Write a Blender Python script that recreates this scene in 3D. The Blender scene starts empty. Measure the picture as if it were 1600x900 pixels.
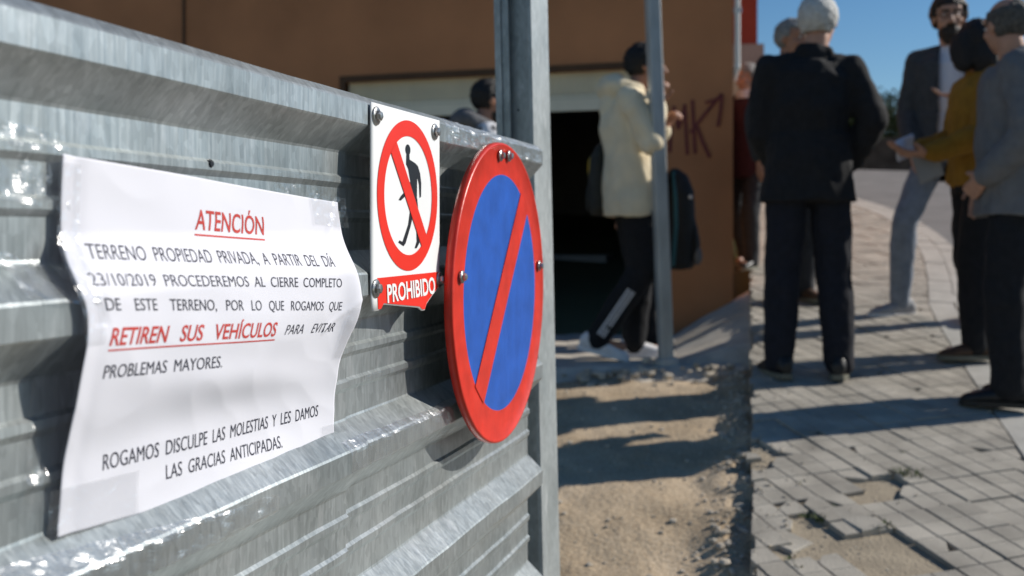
import bpy, bmesh, math, random
from mathutils import Vector, Matrix, noise
R = math.radians
rnd = random.Random(7)
scn = bpy.context.scene

# ------------------------------------------------------------------ camera, sky, sun, exposure
CAMZ, FPX = 1.38, 1600.0
cam_d = bpy.data.cameras.new('camera')
cam = bpy.data.objects.new('camera', cam_d)
scn.collection.objects.link(cam)
cam.location = (0, 0, CAMZ)
cam.rotation_euler = (R(90), 0, 0)
cam_d.sensor_width = 36
cam_d.lens = 36 * FPX / 1600
cam_d.shift_y = -90 / 1600
cam_d.clip_start = 0.05
cam_d.clip_end = 2000
cam_d.dof.use_dof = True
cam_d.dof.focus_distance = 1.22
cam_d.dof.aperture_fstop = 5.2
scn.camera = cam

SUN_AZ, SUN_EL = 15.0, 31.0          # degrees beyond the picture's right, elevation
sd = Vector((math.cos(R(SUN_AZ)) * math.cos(R(SUN_EL)), math.sin(R(SUN_AZ)) * math.cos(R(SUN_EL)), math.sin(R(SUN_EL))))
w = bpy.data.worlds.new('World'); scn.world = w; w.use_nodes = True
nt = w.node_tree
bg = nt.nodes['Background']
sky = nt.nodes.new('ShaderNodeTexSky')
sky.sky_type = 'NISHITA'; sky.sun_disc = False
sky.sun_elevation = R(SUN_EL)
sky.sun_rotation = R(90 - SUN_AZ)
sky.air_density = 1.0; sky.dust_density = 0.0; sky.ozone_density = 3.5
hsv = nt.nodes.new('ShaderNodeHueSaturation'); hsv.inputs['Saturation'].default_value = 1.2
nt.links.new(sky.outputs[0], hsv.inputs['Color']); nt.links.new(hsv.outputs[0], bg.inputs[0])
bg.inputs[1].default_value = 0.085
sl = bpy.data.lights.new('sun', 'SUN'); sl.energy = 5.0; sl.angle = R(0.5); sl.color = (1.0, .95, .87)
so = bpy.data.objects.new('sun', sl); scn.collection.objects.link(so)
so.rotation_euler = (-sd).to_track_quat('-Z', 'Y').to_euler()
so.location = sd * 30
scn.view_settings.view_transform = 'Standard'
scn.view_settings.look = 'None'
scn.view_settings.exposure = 0.0
scn.view_settings.gamma = 1.0
scn.view_settings.use_curve_mapping = False

# ------------------------------------------------------------------ helpers
def W(px, py, Y):
    return Vector(((px - 800) / FPX * Y, Y, CAMZ + (360 - py) / FPX * Y))
SL = 0.153
def pave_z(Y): return SL * Y

def translucent(m, fac):
    t = m.node_tree; p = t.nodes['Principled BSDF']; out = t.nodes['Material Output']
    tr = t.nodes.new('ShaderNodeBsdfTranslucent'); tr.inputs[0].default_value = (.80, .79, .86, 1)
    mx = t.nodes.new('ShaderNodeMixShader'); mx.inputs[0].default_value = fac
    t.links.new(p.outputs[0], mx.inputs[1]); t.links.new(tr.outputs[0], mx.inputs[2]); t.links.new(mx.outputs[0], out.inputs[0])

def material(name, col, rough=.8, metal=0.0, var=.15, scale=8.0, bump=.0, bscale=60.0, stretch=None, col2=None, spec=.4, detail=6):
    m = bpy.data.materials.new(name); m.use_nodes = True
    t = m.node_tree; p = t.nodes['Principled BSDF']
    p.inputs['Roughness'].default_value = rough
    p.inputs['Metallic'].default_value = metal
    p.inputs['Specular IOR Level'].default_value = spec
    tc = t.nodes.new('ShaderNodeTexCoord')
    mp = t.nodes.new('ShaderNodeMapping')
    if stretch: mp.inputs['Scale'].default_value = stretch
    t.links.new(tc.outputs['Object'], mp.inputs[0])
    n = t.nodes.new('ShaderNodeTexNoise'); n.inputs['Scale'].default_value = scale; n.inputs['Detail'].default_value = detail
    t.links.new(mp.outputs[0], n.inputs['Vector'])
    rp = t.nodes.new('ShaderNodeValToRGB')
    c = Vector(col)
    a = c * (1 - var); b = Vector(col2) if col2 else c * (1 + var)
    rp.color_ramp.elements[0].position = .3; rp.color_ramp.elements[1].position = .7
    rp.color_ramp.elements[0].color = (*a, 1); rp.color_ramp.elements[1].color = (*b, 1)
    t.links.new(n.outputs['Fac'], rp.inputs[0]); t.links.new(rp.outputs[0], p.inputs['Base Color'])
    if bump:
        n2 = t.nodes.new('ShaderNodeTexNoise'); n2.inputs['Scale'].default_value = bscale; n2.inputs['Detail'].default_value = 4
        t.links.new(mp.outputs[0], n2.inputs['Vector'])
        bu = t.nodes.new('ShaderNodeBump'); bu.inputs['Strength'].default_value = bump; bu.inputs['Distance'].default_value = .01
        t.links.new(n2.outputs['Fac'], bu.inputs['Height']); t.links.new(bu.outputs[0], p.inputs['Normal'])
    return m

def galvanised(name, base=.36, metal=.75, rough=.42):
    m = bpy.data.materials.new(name); m.use_nodes = True
    t = m.node_tree; p = t.nodes['Principled BSDF']
    tc = t.nodes.new('ShaderNodeTexCoord')
    def nz(scale, st, det=4):
        mp = t.nodes.new('ShaderNodeMapping'); mp.inputs['Scale'].default_value = st
        t.links.new(tc.outputs['Object'], mp.inputs[0])
        n = t.nodes.new('ShaderNodeTexNoise'); n.inputs['Scale'].default_value = scale; n.inputs['Detail'].default_value = det
        t.links.new(mp.outputs[0], n.inputs['Vector']); return n
    streak = nz(1.0, (300, 80, 14), 6)          # drawn vertical streaks
    cloud = nz(7.0, (1, 1, 1), 5)
    vor = t.nodes.new('ShaderNodeTexVoronoi'); vor.inputs['Scale'].default_value = 150
    mpv = t.nodes.new('ShaderNodeMapping'); mpv.inputs['Scale'].default_value = (1, 1, .45)
    t.links.new(tc.outputs['Object'], mpv.inputs[0]); t.links.new(mpv.outputs[0], vor.inputs['Vector'])
    def ramp(src, a, b, p0=.3, p1=.7):
        r = t.nodes.new('ShaderNodeValToRGB')
        r.color_ramp.elements[0].position = p0; r.color_ramp.elements[1].position = p1
        r.color_ramp.elements[0].color = (*a, 1); r.color_ramp.elements[1].color = (*b, 1)
        t.links.new(src, r.inputs[0]); return r
    b = base
    r1 = ramp(streak.outputs['Fac'], (b * .80, b * .86, b * .86), (b * 1.02, b * 1.08, b * 1.08))
    r2 = ramp(cloud.outputs['Fac'], (.80, .83, .84), (1.14, 1.13, 1.12))
    r3 = ramp(vor.outputs['Color'], (.82, .82, .82), (1.12, 1.12, 1.12), 0, 1)
    mx = t.nodes.new('ShaderNodeMix'); mx.data_type = 'RGBA'; mx.blend_type = 'MULTIPLY'; mx.inputs[0].default_value = 1
    t.links.new(r1.outputs[0], mx.inputs[6]); t.links.new(r2.outputs[0], mx.inputs[7])
    mx2 = t.nodes.new('ShaderNodeMix'); mx2.data_type = 'RGBA'; mx2.blend_type = 'MULTIPLY'; mx2.inputs[0].default_value = 1
    t.links.new(mx.outputs[2], mx2.inputs[6]); t.links.new(r3.outputs[0], mx2.inputs[7])
    sc_ = nz(38.0, (1, 1, .5), 8)             # whitish scuffs and dull oxide blotches
    r4 = ramp(sc_.outputs['Fac'], (0, 0, 0), (1, 1, 1), .60, .70)
    ox = nz(11.0, (1, 1, .35), 7)
    r5 = ramp(ox.outputs['Fac'], (1, 1, 1), (.80, .80, .79), .50, .72)
    mx3 = t.nodes.new('ShaderNodeMix'); mx3.data_type = 'RGBA'; mx3.blend_type = 'MULTIPLY'; mx3.inputs[0].default_value = 1
    t.links.new(mx2.outputs[2], mx3.inputs[6]); t.links.new(r5.outputs[0], mx3.inputs[7])
    mx4 = t.nodes.new('ShaderNodeMix'); mx4.data_type = 'RGBA'
    mlt = t.nodes.new('ShaderNodeMath'); mlt.operation = 'MULTIPLY'; mlt.inputs[1].default_value = .45
    t.links.new(r4.outputs[0], mlt.inputs[0]); t.links.new(mlt.outputs[0], mx4.inputs[0])
    t.links.new(mx3.outputs[2], mx4.inputs[6]); mx4.inputs[7].default_value = (.62, .64, .64, 1)
    t.links.new(mx4.outputs[2], p.inputs['Base Color'])
    p.inputs['Metallic'].default_value = metal
    rr = t.nodes.new('ShaderNodeMapRange'); rr.inputs[3].default_value = rough - .05; rr.inputs[4].default_value = rough + .10
    t.links.new(streak.outputs['Fac'], rr.inputs[0]); t.links.new(rr.outputs[0], p.inputs['Roughness'])
    bu = t.nodes.new('ShaderNodeBump'); bu.inputs['Strength'].default_value = .05; bu.inputs['Distance'].default_value = .003
    t.links.new(streak.outputs['Fac'], bu.inputs['Height']); t.links.new(bu.outputs[0], p.inputs['Normal'])
    return m

def clear_plastic(name, gloss=.22, rough=.2):
    m = bpy.data.materials.new(name); m.use_nodes = True
    t = m.node_tree
    for n in list(t.nodes):
        if n.type == 'BSDF_PRINCIPLED': t.nodes.remove(n)
    out = t.nodes['Material Output']
    tr = t.nodes.new('ShaderNodeBsdfTransparent'); tr.inputs[0].default_value = (.972, .975, .975, 1)
    gl = t.nodes.new('ShaderNodeBsdfGlossy'); gl.inputs['Roughness'].default_value = rough
    gl.inputs[0].default_value = (1, 1, 1, 1)
    tc = t.nodes.new('ShaderNodeTexCoord')
    n = t.nodes.new('ShaderNodeTexNoise'); n.inputs['Scale'].default_value = 70; n.inputs['Detail'].default_value = 3
    t.links.new(tc.outputs['Object'], n.inputs['Vector'])
    bu = t.nodes.new('ShaderNodeBump'); bu.inputs['Strength'].default_value = .25; bu.inputs['Distance'].default_value = .01
    t.links.new(n.outputs['Fac'], bu.inputs['Height']); t.links.new(bu.outputs[0], gl.inputs['Normal'])
    mx = t.nodes.new('ShaderNodeMixShader'); mx.inputs[0].default_value = gloss
    t.links.new(tr.outputs[0], mx.inputs[1]); t.links.new(gl.outputs[0], mx.inputs[2])
    t.links.new(mx.outputs[0], out.inputs[0])
    return m

def tag(o, label=None, cat=None, group=None, kind=None):
    if label: o['label'] = label
    if cat: o['category'] = cat
    if group: o['group'] = group
    if kind: o['kind'] = kind
    return o

def link(name, me, mat, parent=None, mw=None):
    o = bpy.data.objects.new(name, me)
    scn.collection.objects.link(o)
    if mat is not None and not me.materials: me.materials.append(mat)
    if parent is not None: o.parent = parent
    if mw is not None: o.matrix_world = mw
    return o

def empty(name, loc, rz=0.0):
    o = bpy.data.objects.new(name, None); scn.collection.objects.link(o)
    o.location = loc; o.rotation_euler = (0, 0, rz); o.empty_display_size = .1
    return o

class MB:
    """collects shapes, builds one mesh"""
    def __init__(s): s.v = []; s.f = []; s.mi = []; s.cur = 0
    def add(s, vs, fs):
        b = len(s.v); s.v += [Vector(q) for q in vs]
        for f in fs: s.f.append([b + i for i in f]); s.mi.append(s.cur)
    def box(s, x0, x1, y0, y1, z0, z1):
        vs = [(x, y, z) for z in (z0, z1) for y in (y0, y1) for x in (x0, x1)]
        s.add(vs, [(0, 2, 3, 1), (4, 5, 7, 6), (0, 1, 5, 4), (2, 6, 7, 3), (0, 4, 6, 2), (1, 3, 7, 5)])
    def loft(s, rings, n=16):
        """rings: (centre, semi-axis A, semi-axis B)"""
        vs = []; k = len(rings)
        for c, a, b in rings:
            for i in range(n):
                t = 2 * math.pi * i / n
                vs.append(Vector(c) + Vector(a) * math.cos(t) + Vector(b) * math.sin(t))
        fs = []
        for j in range(k - 1):
            for i in range(n):
                i2 = (i + 1) % n
                fs.append((j * n + i, j * n + i2, (j + 1) * n + i2, (j + 1) * n + i))
        fs.append(tuple(reversed(range(n)))); fs.append(tuple((k - 1) * n + i for i in range(n)))
        s.add(vs, fs)
    def capsule(s, p0, r0, p1, r1, n=14, flat=None):
        p0 = Vector(p0); p1 = Vector(p1); d = p1 - p0
        L = d.length
        if L < 1e-6: d = Vector((0, 0, 1)); L = 1e-6
        d = d / L
        a = d.orthogonal().normalized(); b = d.cross(a)
        rings = []
        for t in (-.98, -.8, -.45, 0):
            q = math.sqrt(max(0, 1 - t * t)); rings.append((p0 + d * r0 * t, a * r0 * q, b * r0 * q))
        for t in (.25, .5, .75):
            r = r0 + (r1 - r0) * t; rings.append((p0 + d * L * t, a * r, b * r))
        for t in (0, .45, .8, .98):
            q = math.sqrt(max(0, 1 - t * t)); rings.append((p1 + d * r1 * t, a * r1 * q, b * r1 * q))
        s.loft(rings, n)
    def ellipsoid(s, c, r, M=None, n=16, k=10):
        c = Vector(c); rings = []
        M = M or Matrix.Identity(3)
        for j in range(k + 1):
            t = -1 + 2 * j / k
            t = math.sin(t * math.pi / 2) * .995
            q = math.sqrt(1 - t * t)
            rings.append((c + M @ Vector((0, 0, t * r[2])), M @ Vector((r[0] * q, 0, 0)), M @ Vector((0, r[1] * q, 0))))
        s.loft(rings, n)
    def mesh(s, name, smooth=False):
        me = bpy.data.meshes.new(name)
        me.from_pydata([tuple(v) for v in s.v], [], s.f)
        for i, p in enumerate(me.polygons):
            p.material_index = s.mi[i]; p.use_smooth = smooth
        me.update()
        return me
    def build(s, name, mat, parent=None, smooth=False, fix=True):
        me = s.mesh(name, smooth)
        if fix:
            bm = bmesh.new(); bm.from_mesh(me); bmesh.ops.recalc_face_normals(bm, faces=bm.faces); bm.to_mesh(me); bm.free()
        if isinstance(mat, (list, tuple)):
            for m in mat: me.materials.append(m)
            mat = None
        return link(name, me, mat, parent)

def remesh(mb, voxel, smooth=3):
    me = mb.mesh('tmp')
    o = bpy.data.objects.new('tmp', me); scn.collection.objects.link(o)
    r = o.modifiers.new('r', 'REMESH'); r.mode = 'VOXEL'; r.voxel_size = voxel; r.use_smooth_shade = True
    if smooth:
        q = o.modifiers.new('s', 'SMOOTH'); q.iterations = smooth; q.factor = .5
    dg = bpy.context.evaluated_depsgraph_get()
    res = bpy.data.meshes.new_from_object(o.evaluated_get(dg))
    bpy.data.objects.remove(o); bpy.data.meshes.remove(me)
    for p in res.polygons: p.use_smooth = True
    return res

def wrinkle(me, amp, freq, seed=0.0, st=(1, 1, 1)):
    nr = [v.normal.copy() for v in me.vertices]
    sv = Vector((seed * 3.1, seed * 1.7, seed * 2.3))
    for v, n_ in zip(me.vertices, nr):
        p = Vector((v.co.x * st[0], v.co.y * st[1], v.co.z * st[2])) * freq + sv
        q = noise.noise(p) + .9 * (.30 - abs(noise.noise(p * 1.4 + Vector((9, 4, 2))))) + .35 * noise.noise(p * 2.6)
        v.co += n_ * (amp * q)
    me.update()

def text_verts(txt, size=1.0, shear=0.0, bold=0.0, cuts=0):
    """flat mesh of a text with the built-in font, normalised: returns verts, faces"""
    c = bpy.data.curves.new('t', 'FONT'); c.body = txt; c.size = size; c.shear = shear; c.offset = bold
    c.resolution_u = 4
    o = bpy.data.objects.new('t', c); scn.collection.objects.link(o)
    dg = bpy.context.evaluated_depsgraph_get()
    me = bpy.data.meshes.new_from_object(o.evaluated_get(dg))
    bm = bmesh.new(); bm.from_mesh(me)
    bmesh.ops.remove_doubles(bm, verts=bm.verts, dist=1e-5)
    for k in range(cuts):
        bmesh.ops.bisect_plane(bm, geom=bm.verts[:] + bm.edges[:] + bm.faces[:], plane_co=(0, -.2 + 1.25 * (k + .5) / cuts, 0), plane_no=(0, 1, 0))
    if cuts:
        xa, xb = min(v.co.x for v in bm.verts), max(v.co.x for v in bm.verts); nx_ = int((xb - xa) / .22)
        for k in range(nx_):
            bmesh.ops.bisect_plane(bm, geom=bm.verts[:] + bm.edges[:] + bm.faces[:], plane_co=(xa + (xb - xa) * (k + .5) / nx_, 0, 0), plane_no=(1, 0, 0))
    bm.verts.ensure_lookup_table()
    bm.verts.index_update()
    vs = [v.co.copy() for v in bm.verts]; fs = [[v.index for v in f.verts] for f in bm.faces]
    bm.free(); bpy.data.objects.remove(o); bpy.data.curves.remove(c); bpy.data.meshes.remove(me)
    return vs, fs

# ------------------------------------------------------------------ materials
M = {}
M['galv'] = galvanised('galvanised_sheet', .50, .72, .34)
M['galv_post'] = galvanised('galvanised_post', .42, .35, .45)
M['galv_pole'] = material('pole_steel', (.40, .42, .42), .5, .35, .2, 14, .1, 80, (1, 1, .3))
M['bolt'] = material('bolt_steel', (.42, .41, .39), .3, .9, .3, 90, .1, 200)
M['paper'] = material('white_paper', (.80, .795, .85), .75, 0, .02, 5, 0)
translucent(M['paper'], .16)
M['ink'] = material('black_ink', (.028, .028, .045), .7, 0, .1, 80)
M['ink_red'] = material('red_ink', (.50, .045, .035), .7, 0, .1, 80)
M['tape'] = clear_plastic('clear_tape', .12, .27)
M['wrap'] = clear_plastic('crumpled_film', .24, .30)
M['sign_white'] = material('sign_white', (.82, .82, .81), .4, 0, .03, 10)
M['sign_red'] = material('sign_red', (.78, .028, .012), .35, 0, .05, 10)
M['sign_black'] = material('sign_black', (.010, .012, .016), .4, 0, .1, 20)
M['disc_red'] = material('disc_red', (.62, .034, .018), .34, 0, .16, 26, .06, 60)
M['disc_blue'] = material('disc_blue', (.018, .095, .42), .38, 0, .16, 22, .06, 50)
M['facade'] = material('brown_render', (.47, .205, .092), .9, 0, .20, 1.3, .25, 120)
M['facade_dark'] = material('soffit_paint', (.10, .055, .03), .9, 0, .1, 6)
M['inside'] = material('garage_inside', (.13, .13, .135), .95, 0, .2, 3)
M['shutter'] = material('cream_shutter', (.80, .73, .56), .6, 0, .06, 6)
M['pipe'] = material('white_pipe', (.75, .74, .70), .5, 0, .06, 6)
M['graffiti'] = material('maroon_spray', (.17, .040, .036), .8, 0, .2, 20)
M['conc'] = material('concrete', (.52, .47, .40), .95, 0, .2, 9, .5, 70)
M['paver'] = material('cement_tile', (.375, .34, .285), .95, 0, .24, 6.0, .45, 160)
M['kerb'] = material('kerb_stone', (.40, .38, .34), .95, 0, .14, 8, .3, 120)
M['asphalt'] = material('asphalt', (.17, .165, .16), .95, 0, .15, 3, .4, 200)
M['gravel'] = material('gravel_stone', (.46, .40, .32), .95, 0, .35, 14)
M['weed'] = material('weed_green', (.075, .10, .03), .9, 0, .35, 20)
M['leaf'] = material('leaf_green', (.030, .048, .016), .9, 0, .5, 3)
M['leaf_light'] = material('leaf_light_green', (.05, .085, .022), .9, 0, .4, 3)
M['bark'] = material('bark', (.10, .075, .05), .95, 0, .3, 12)
M['hill'] = material('hillside', (.085, .09, .045), .95, 0, .45, .35, .6, 1.2)
M['red_house'] = material('red_render', (.27, .055, .038), .9, 0, .1, 3)
M['grey_house'] = material('grey_render', (.30, .30, .30), .9, 0, .1, 3)
M['cream_house'] = material('cream_render', (.48, .44, .34), .9, 0, .1, 3)
M['stone_wall'] = material('stone_wall', (.075, .07, .06), .95, 0, .4, 4, .8, 9)
M['skin'] = material('skin', (.46, .25, .17), .55, 0, .10, 14)
M['skin_dark'] = material('tanned_skin', (.36, .18, .115), .55, 0, .10, 14)
M['hair_black'] = material('black_hair', (.012, .010, .009), .55, 0, .4, 60, .6, 200)
M['hair_brown'] = material('brown_hair', (.028, .018, .012), .6, 0, .4, 60, .6, 200)
M['hair_white'] = material('white_hair', (.55, .54, .51), .7, 0, .18, 50, .6, 150)
M['hair_grey'] = material('grey_hair', (.24, .235, .225), .7, 0, .3, 50, .6, 150)
M['hair_salt'] = material('greying_hair', (.085, .08, .072), .7, 0, .5, 60, .6, 150)
M['c_black'] = material('black_wool', (.011, .011, .013), .9, 0, .25, 30, .2, 300)
M['c_ink'] = material('dark_navy_cloth', (.010, .011, .018), .9, 0, .25, 30, .2, 300)
M['c_cream'] = material('cream_fleece', (.80, .69, .49), .95, 0, .08, 10, .25, 220)
M['c_grey'] = material('grey_twill', (.125, .125, .13), .9, 0, .15, 26, .2, 300)
M['c_greyjkt'] = material('grey_jacket_cloth', (.15, .15, .155), .9, 0, .12, 22, .2, 260)
M['c_blazer'] = material('charcoal_blazer', (.050, .052, .056), .9, 0, .2, 30, .2, 300)
M['c_shirt'] = material('white_shirt_cloth', (.66, .65, .70), .85, 0, .05, 12)
M['c_jeans'] = material('pale_jeans', (.20, .23, .28), .9, 0, .18, 22, .2, 300)
M['c_mustard'] = material('mustard_knit', (.30, .155, .018), .95, 0, .15, 26, .3, 250)
M['c_maroon'] = material('maroon_cloth', (.045, .012, .016), .9, 0, .2, 20)
M['c_darkgrey'] = material('dark_grey_cloth', (.030, .032, .036), .9, 0, .2, 20)
M['c_white'] = material('white_cloth', (.68, .68, .70), .85, 0, .06, 14)
M['shoe_black'] = material('black_leather', (.012, .012, .013), .45, 0, .3, 20)
M['shoe_brown'] = material('brown_leather', (.075, .04, .022), .55, 0, .3, 20)
M['shoe_white'] = material('white_trainer', (.80, .78, .78), .6, 0, .10, 20)
M['shoe_grey'] = material('grey_trainer', (.30, .30, .31), .7, 0, .12, 20)
M['sole'] = material('rubber_sole', (.16, .155, .12), .8, 0, .15, 20)
M['eye'] = material('eye_white', (.6, .58, .56), .3, 0, .02, 10)
M['lens'] = material('glasses_frame', (.02, .02, .022), .3, 0, .1, 10)
M['bag'] = material('dark_bag', (.034, .034, .028), .8, 0, .2, 20)
M['bag_black'] = material('black_bag', (.010, .011, .012), .8, 0, .2, 20)
M['yellow'] = material('yellow_patch', (.55, .33, .03), .7, 0, .08, 20)
M['teal'] = material('teal_trim', (.015, .085, .11), .6, 0, .08, 20)
M['watch'] = material('watch_steel', (.5, .5, .48), .3, .8, .1, 20)

# dirt: sandy ground with darker, stony patches
def dirt_mat():
    m = material('sandy_dirt', (.45, .345, .225), .97, 0, .15, 3.5, .6, 55, col2=(.56, .445, .31))
    t = m.node_tree; p = t.nodes['Principled BSDF']
    base = p.inputs['Base Color'].links[0].from_socket
    tc = t.nodes.new('ShaderNodeTexCoord')
    v = t.nodes.new('ShaderNodeTexNoise'); v.inputs['Scale'].default_value = 130; v.inputs['Detail'].default_value = 3
    t.links.new(tc.outputs['Object'], v.inputs['Vector'])
    r = t.nodes.new('ShaderNodeValToRGB'); r.color_ramp.elements[0].position = .34; r.color_ramp.elements[1].position = .62
    r.color_ramp.elements[0].color = (.68, .63, .58, 1); r.color_ramp.elements[1].color = (1.1, 1.1, 1.1, 1)
    t.links.new(v.outputs['Fac'], r.inputs[0])
    mx = t.nodes.new('ShaderNodeMix'); mx.data_type = 'RGBA'; mx.blend_type = 'MULTIPLY'; mx.inputs[0].default_value = 1
    t.links.new(base, mx.inputs[6]); t.links.new(r.outputs[0], mx.inputs[7])
    t.links.new(mx.outputs[2], p.inputs['Base Color'])
    return m
M['dirt'] = dirt_mat()
M['sand'] = material('bedding_sand', (.34, .28, .20), .97, 0, .2, 9, .6, 90)

# paver: per-tile tone
def paver_mat():
    m = M['paver']; t = m.node_tree; p = t.nodes['Principled BSDF']
    base = p.inputs['Base Color'].links[0].from_socket
    g = t.nodes.new('ShaderNodeNewGeometry')
    r = t.nodes.new('ShaderNodeMapRange'); r.inputs[3].default_value = .88; r.inputs[4].default_value = 1.08
    t.links.new(g.outputs['Random Per Island'], r.inputs[0])
    mx = t.nodes.new('ShaderNodeMix'); mx.data_type = 'RGBA'; mx.blend_type = 'MULTIPLY'; mx.inputs[0].default_value = 1
    t.links.new(base, mx.inputs[6]); t.links.new(r.outputs[0], mx.inputs[7])
    t.links.new(mx.outputs[2], p.inputs['Base Color'])
paver_mat()

# ------------------------------------------------------------------ ground
SLABZ = .69
SA = math.atan(510 / 1600)                 # the street and the fence run this far to the right of straight ahead
sx, cx = math.sin(SA), math.cos(SA)
def edge_x(Y): return .2325 * Y + .018 * noise.noise(Vector((Y * 3.3, 0, 0))) + .01 * noise.noise(Vector((Y * 11, 4, 0)))
KP = [(0, .925), (4.1, 1.95), (6.0, 2.46), (7.0, 2.84), (8.2, 3.25), (9.6, 3.54), (10.8, 3.60), (12.0, 3.42), (14.0, 2.6), (20.0, -.6)]
def kerb_x(Y):                                 # the kerb runs along the street, widens and bends away
    for i in range(len(KP) - 1):
        (a, b), (c, d) = KP[i], KP[i + 1]
        if Y <= c or i == len(KP) - 2:
            t = (Y - a) / (c - a)
            m0 = (d - KP[i - 1][1]) / (c - KP[i - 1][0]) if i > 0 else (d - b) / (c - a)
            m1 = (KP[i + 2][1] - b) / (KP[i + 2][0] - a) if i + 2 < len(KP) else (d - b) / (c - a)
            h = c - a
            return b * (2*t**3 - 3*t*t + 1) + m0 * h * (t**3 - 2*t*t + t) + d * (3*t*t - 2*t**3) + m1 * h * (t**3 - t*t)

def sheet(name, mat, xs, ys, zf, mask=None):
    mb = MB(); nx = len(xs)
    vs = [(x, y, zf(x, y)) for y in ys for x in xs]; fs = []
    for j in range(len(ys) - 1):
        for i in range(nx - 1):
            c = ((xs[i] + xs[i + 1]) / 2, (ys[j] + ys[j + 1]) / 2)
            if mask and not mask(*c): continue
            fs.append((j * nx + i, j * nx + i + 1, (j + 1) * nx + i + 1, (j + 1) * nx + i))
    mb.add(vs, fs)
    return mb.build(name, mat, smooth=True)

def frange(a, b, s):
    n = max(1, round((b - a) / s)); return [a + (b - a) * i / n for i in range(n + 1)]

def hill_z(x, y):
    d = math.hypot(x * .6, y)
    z = SL * min(y, 17) + max(0, y - 17) * .03
    if y > 22: z += min(1, (y - 22) / 60) * (3.5 + 3 * noise.noise(Vector((x * .018, y * .012, 2))) + 2.0 * noise.noise(Vector((x * .07, y * .05, 7))))
    return z - .35
terr = sheet('terrain', M['hill'], frange(-160, 240, 4), frange(-40, 260, 4), hill_z)
tag(terr, kind='structure')

def dirt_z(x, y):
    z = pave_z(y) - .068 - max(0, min(1, (y - 3.6) / 1.4)) * .055
    z += .022 * noise.noise(Vector((x * 2.2, y * 2.2, 0))) + .010 * noise.noise(Vector((x * 7, y * 7, 3))) + .004 * noise.noise(Vector((x * 25, y * 25, 5)))
    z = min(z, SLABZ - .055 + .02 * noise.noise(Vector((x * 6, y * 6, 1))))
    e = edge_x(y) - x                       # rubble piles against the pavement edge
    z += .042 * math.exp(-(max(0, e - .03) / .10) ** 2) * (.55 + .8 * noise.noise(Vector((x * 9, y * 9, 11))))
    return z
dirt = sheet('dirt_ground', M['dirt'], frange(-.2, 1.55, .02), frange(1.4, 6.6, .025), dirt_z, lambda x, y: x < .2325 * y + .05)
tag(dirt, kind='structure')
dirt2 = sheet('ground', M['dirt'], frange(-12, -.2, .4), frange(-6, 12, .4), lambda x, y: pave_z(y) - .12)
tag(dirt2, kind='structure')

# bed of sand under the paving
bed = sheet('pavement_bed', M['sand'], [0, 1], frange(1.2, 13.0, .1), lambda x, y: 0)
for v in bed.data.vertices:
    Y = v.co.y; i = 0 if v.co.x < .5 else 1
    v.co.x = .2325 * Y + .005 if i == 0 else kerb_x(Y) + .02
    v.co.z = pave_z(Y) - .017
tag(bed, kind='structure')
# fill lower edge of pavement (vertical side toward the dirt)
mb = MB()
ys = frange(1.4, 6.65, .05)
for a, b in zip(ys[:-1], ys[1:]):
    xa, xb = .2325 * a + .006, .2325 * b + .006
    mb.add([(xa, a, pave_z(a) - .029), (xb, b, pave_z(b) - .029), (xb, b, pave_z(b) - .5), (xa, a, pave_z(a) - .5)], [(0, 1, 2, 3)])
tag(mb.build('pavement_edge', M['dirt'], fix=False), kind='structure')

# square cement tiles of four pads each, laid askew to the street
TA = R(17)
tu = Vector((math.cos(TA), math.sin(TA), 0)); tv = Vector((-math.sin(TA), math.cos(TA), 0))
up_n = Vector((0, -SL, 1)).normalized()
def on_pave(px, py):
    Y = 2208 / (py - 115); return Vector(((px - 800) / FPX * Y, Y, 0))
HOLES = [[(1328, 772), (1352, 745), (1400, 735), (1430, 742), (1392, 768), (1350, 785)],
         [(1258, 808), (1282, 800), (1340, 832), (1385, 832), (1480, 872), (1440, 905), (1395, 905), (1330, 868), (1268, 862)],
         [(1172, 690), (1190, 690), (1222, 706), (1200, 722), (1172, 728)],
         [(1205, 824), (1225, 818), (1254, 815), (1262, 856), (1240, 868), (1210, 850)]]
HG = [[on_pave(*p) for p in h] for h in HOLES]
def inside(poly, p):
    c = False; n_ = len(poly)
    for i in range(n_):
        a, b = poly[i], poly[(i + 1) % n_]
        if (a.y > p.y) != (b.y > p.y) and p.x < (b.x - a.x) * (p.y - a.y) / (b.y - a.y) + a.x: c = not c
    return c
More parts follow.
